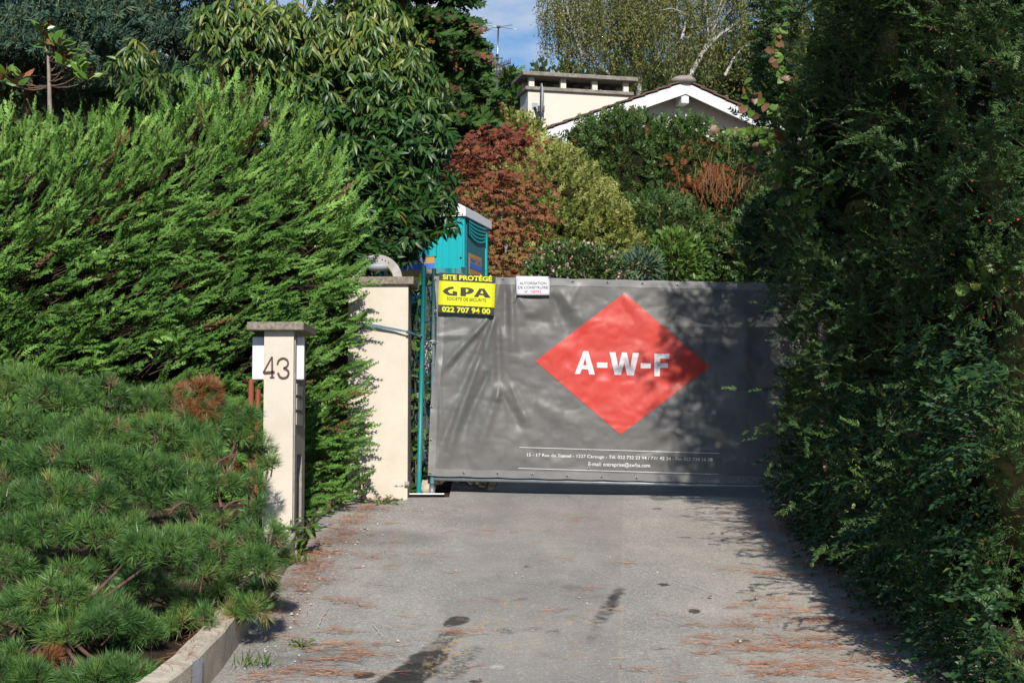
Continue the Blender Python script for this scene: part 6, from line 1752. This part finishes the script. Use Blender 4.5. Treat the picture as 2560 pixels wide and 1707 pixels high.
# ================================================================== LITTER AND WEEDS
def needles():
    bag = Bag(); tm = (np.array([[0, -.012, 0], [1, -.008, .0], [1, .008, .0], [0, .012, 0]], float) * [1, 1.6, 1], np.array([[0, 1, 2, 3]]))
    def drop(px, py, n, sx, sy, ang=.25, L=(.05, .11)):
        c = on_drive(px, py); x = c.x + rng.normal(0, sx, n); y = c.y + rng.normal(0, sy, n)
        ok = (x > -1.49) & (x < 2.9); x, y = x[ok], y[ok]; m = len(x)
        z = gz(x, y) + .014 + rng.uniform(0, .010, m); a = rng.normal(0, ang, m) + math.pi * rng.integers(0, 2, m)
        ax = np.stack([np.cos(a), np.sin(a), .13 * np.sin(a) + rng.normal(0, .04, m)], -1)
        bag.scatter(tm, np.stack([x, y, z], -1), ax, np.array([0, -.3, 1.0]) + rnd(m, .2), rng.uniform(*L, m), np.clip(rng.normal(.45, .25, m), 0, 1))
    # drifts on the right-hand half, combed sideways by rain water
    for k in range(105):
        px = 1600 + 700 * rng.beta(2.2, 1.4); py = 1290 + 420 * rng.random() ** .8
        if px > 2050 + (py - 1280) * .75: continue
        drop(px, py, int(rng.integers(5, 24)), rng.uniform(.03, .12), rng.uniform(.01, .06), .55)
    for px, py, n, sx, sy in ((2150, 1655, 120, .18, .03), (1990, 1665, 90, .18, .02), (2010, 1555, 110, .14, .03), (1850, 1570, 70, .10, .03), (1860, 1520, 90, .2, .03), (1930, 1440, 110, .22, .05), (2060, 1600, 60, .1, .02), (1990, 1602, 70, .14, .03), (1890, 1630, 60, .12, .02), (1930, 1690, 60, .14, .03),
                              (1560, 1410, 20, .06, .02), (1390, 1530, 26, .08, .03), (1480, 1475, 30, .06, .03), (1250, 1505, 30, .12, .02), (1150, 1585, 60, .10, .03), (1660, 1545, 20, .04, .04), (1620, 1680, 24, .1, .02),
                              (880, 1510, 50, .06, .03), (905, 1518, 30, .04, .02), (820, 1500, 40, .05, .02), (840, 1580, 60, .09, .03), (880, 1615, 90, .2, .02), (900, 1640, 120, .08, .05), (840, 1655, 110, .08, .03), (780, 1630, 70, .15, .03), (830, 1690, 120, .12, .03), (770, 1680, 90, .1, .03), (660, 1700, 160, .10, .06), (700, 1600, 60, .1, .04),
                              (960, 1310, 40, .15, .04), (1010, 1280, 30, .15, .03), (1060, 1390, 24, .14, .03), (930, 1395, 60, .12, .05), (900, 1425, 40, .1, .04), (1120, 1330, 16, .1, .03), (1330, 1330, 24, .2, .05), (1450, 1300, 20, .2, .05)):
        drop(px, py, int(n * .55), sx * .8, sy * 1.3, .6)
    for k in range(46):
        drop(rng.uniform(700, 1600), rng.uniform(1260, 1700), int(rng.integers(2, 9)), .06, .02, .5)
    # mats along both edges
    for k in range(90):
        t = rng.random(); y = 9.0 + 4.4 * t; x = -1.40 + .10 * rng.random() + .12 * np.clip(y - 11.5, 0, 2) * 0
        xx = np.interp(y, [8.8, 11, 12, 13.2], [-1.42, -1.36, -1.30, -1.15]) + rng.normal(0, .06); m = 34
        X = xx + rng.normal(0, .08, m); Y = y + rng.normal(0, .06, m); a = rng.uniform(0, 6.28, m)
        ok = X > -1.52; X, Y, a = X[ok], Y[ok], a[ok]
        bag.scatter(tm, np.stack([X, Y, gz(X, Y) + .015 + rng.uniform(0, .015, len(X))], -1), np.stack([np.cos(a), np.sin(a), .13 * np.sin(a)], -1), np.array([0, -.2, 1.0]) + rnd(len(X), .3), rng.uniform(.03, .09, len(X)), np.clip(rng.normal(.3, .22, len(X)), 0, 1))
    for k in range(130):
        y = rng.uniform(7.3, 13.3); xx = 2.25 + rng.normal(0, .12); m = 26
        X = xx + rng.normal(0, .12, m); Y = y + rng.normal(0, .06, m); a = rng.normal(0, .7, m)
        bag.scatter(tm, np.stack([X, Y, gz(X, Y) + .015 + rng.uniform(0, .012, m)], -1), np.stack([np.cos(a), np.sin(a), .13 * np.sin(a)], -1), np.array([0, -.2, 1.0]) + rnd(m, .3), rng.uniform(.04, .1, m), np.clip(rng.normal(.35, .25, m), 0, 1))
    m = 420; Y = rng.uniform(7.3, 10.5, m); X = np.interp(Y, [7.15, 7.58, 8.1, 10.9], [-1.60, -1.53, -1.50, -1.53]) - rng.uniform(.0, .13, m); a = rng.uniform(0, 6.28, m)
    bag.scatter(tm, np.stack([X, Y, gz(X, Y) + .214 - .02 * np.clip(Y - 9, 0, 9) + rng.uniform(0, .006, m)], -1), np.stack([np.cos(a), np.sin(a), .13 * np.sin(a)], -1), np.array([0, -.2, 1.0]) + rnd(m, .2), rng.uniform(.03, .08, m), np.clip(rng.normal(.35, .25, m), 0, 1))
    o = bag.build('fallen_needles', 'needle_litter', None); tag(o, 'drifts of fallen orange-brown pine needles on the driveway', 'pine needles', kind='stuff')
    # little stones
    V0 = np.array([[-1, -1, -.6], [1, -1, -.6], [1, 1, -.6], [-1, 1, -.6], [-.6, -.5, .6], [.5, -.6, .5], [.6, .5, .6], [-.5, .6, .5]], float) * .5
    Q0 = np.array([[0, 1, 5, 4], [1, 2, 6, 5], [2, 3, 7, 6], [3, 0, 4, 7], [4, 5, 6, 7]]); b2 = Bag()
    n = 260; y = rng.uniform(8.0, 13.4, n); x = np.where(rng.random(n) < .55, np.interp(y, [8, 11, 12, 13.3], [-1.40, -1.35, -1.25, -1.0]) + np.abs(rng.normal(0, .16, n)), np.where(rng.random(n) < .5, 2.3 + rng.normal(0, .2, n), rng.uniform(-1.3, 2.3, n)))
    b2.scatter((V0, Q0), np.stack([x, y, gz(x, y) + .014], -1), rnd(n) * [1, 1, .2], np.array([0, 0, 1.0]) + rnd(n, .3), np.clip(rng.lognormal(-4.75, .45, n), .004, .026), .5)
    o = b2.build('gravel', 'gravel', None); tag(o, 'scattered small pale stones along the edges of the driveway', 'gravel', kind='stuff')
needles()

def fallen_leaves():
    spots = [(2075, 1493, .95, 'yellow fallen leaf on the driveway at the edge of the hedge shadow'), (2157, 1607, .95, 'larger yellow fallen leaf low on the right of the driveway'), (1780, 1500, .05, 'small red fallen leaf right of the driveway joint'), (930, 1398, .1, 'red-brown fallen leaf near the bush at the number post')]
    for px, py, v, lab in spots:
        p = on_drive(px, py, .012); a = rng.uniform(0, 6.28)
        o = place('fallen_leaf', fresh('oval', v), p, (math.cos(a), math.sin(a), .1), (0, -.2, 1), .045, None); tag(o, lab, 'leaf', 'fallen leaves on the driveway')
fallen_leaves()

def leafy_weed(name, label, base, h, r_, n, size, shape='oval', vf=None, stems=7):
    t = thing(name, label, 'plant', base); vf = vf or (lambda: rng.normal(.42, .08)); b = np.array(base)
    for k in range(stems):
        a = rng.uniform(0, 6.28); e = b + np.array([math.cos(a) * r_ * rng.uniform(.3, 1), math.sin(a) * r_ * .7, h * rng.uniform(.5, 1.05)])
        W = droop_path(b, e, h * .12, 6); tube('stem', W, np.linspace(.005, .002, 6), 'bark_brown', t, 5)
        for j in range(n):
            q = W[0] + (W[-1] - W[0]) * (j + 1) / n; q = W[min(5, int(5 * (j + 1) / n))]
            d = unit(np.array([rng.normal(0, .8), -abs(rng.normal(.3, .5)), rng.normal(-.05, .4)]))
            place('leaf', fresh(shape, float(np.clip(vf(), .3, 1))), q + rnd(1, .015)[0], d, unit(np.array([0, -.45, .9]) + rnd(1, .25)[0]), size * rng.uniform(.7, 1.25), t)
    return t
b = on_drive(765, 1392); leafy_weed('mahonia_bush', 'low bush with toothed green leaves at the foot of the number post', b + Vector((-.03, .05, 0)), .36, .20, 7, .075, 'long', lambda: rng.normal(.36, .05), 12)
b = on_drive(800, 1330); leafy_weed('ivy_clump', 'small ivy clump on the drive edge behind the number post', b + Vector((-.08, 0, 0)), .22, .2, 6, .05, 'round', lambda: rng.normal(.36, .05), 9)
b = on_drive(838, 1285); leafy_weed('ivy_clump', 'ivy and weeds halfway between number post and gate post', b + Vector((-.06, 0, 0)), .2, .22, 6, .045, 'oval', lambda: rng.normal(.38, .06), 9)
b = P(905, 1240, 13.15); b.z = float(gz(b.x, 13.15)); leafy_weed('ivy_clump', 'wispy small-leaved climber at the foot of the gate post', b, .38, .14, 7, .028, 'round', lambda: rng.normal(.5, .08), 9)
b = P(955, 1245, 13.1); b.z = float(gz(b.x, 13.1)); leafy_weed('weed_tuft', 'low green weeds along the bottom of the gate post', b, .07, .22, 5, .035, 'oval', lambda: rng.normal(.5, .08), 9)
b = on_drive(700, 1420); leafy_weed('weed_tuft', 'trailing weeds at the wall end in front of the number post', b + Vector((.0, 0, .02)), .16, .12, 5, .045, 'round', lambda: rng.normal(.42, .06), 6)
b = on_drive(755, 1620); leafy_weed('weed_tuft', 'small green weed growing on the asphalt in the needle drift', b, .04, .10, 5, .03, 'long', lambda: rng.normal(.62, .06), 7)
b = P(1040, 1130, 13.75); b.z = float(gz(b.x, 13.75)); t = leafy_weed('ivy_climber', 'ivy climbing between the gate post and the turquoise pole', b, 1.5, .07, 11, .06, 'round', lambda: rng.normal(.40, .08), 5)

def grass_tuft(px, py, label):
    b = np.array(on_drive(px, py)); bag = Bag(); n = 46; a = rng.uniform(0, 6.28, n)
    bag.scatter(t_lens(.07, .01, .2), b + np.stack([rng.normal(0, .05, n), rng.normal(0, .03, n), 0 * a], -1), unit(np.stack([np.cos(a) * .5, np.sin(a) * .5, 1 + 0 * a], -1)), rnd(n), rng.uniform(.04, .11, n), np.clip(rng.normal(.62, .15, n), .3, 1))
    o = bag.build('grass_tuft', 'fresh_leaf', None); tag(o, label, 'grass', kind='stuff')
grass_tuft(640, 1672, 'grass tuft at the base of the low wall, bottom left'); grass_tuft(752, 1412, 'tiny grass tuft on the asphalt before the number post')

def ivy_screen():
    t = thing('ivy_screen', 'dense dark ivy between the gate post and the fence poles', 'plant', P(1045, 1235, 13.95))
    bag, tw = Bag(), Bag(); n = 520
    px = rng.uniform(1018, 1085, n); py = rng.uniform(690, 1235, n)
    p = np.array([P(a, b, d) for a, b, d in zip(px, py, rng.uniform(13.86, 14.3, n))])
    bag.scatter(ROUND, p, unit(np.array([0, -.3, -.6]) + rnd(n, .5)), np.array([.1, -.9, .4]) + rnd(n, .4), rng.uniform(.035, .075, n), rng.uniform(.05, .9, n))
    for k in range(14):
        a = rng.uniform(1022, 1082); tw.tube(droop_path(P(a, 1240, 14.1), P(a + rng.normal(0, 12), rng.uniform(690, 900), 14.1), .0, 5), .005, 4)
    bag.build('foliage', 'privet_green', t, stuff=True); tw.build('stems', 'bark_brown', t)
ivy_screen()
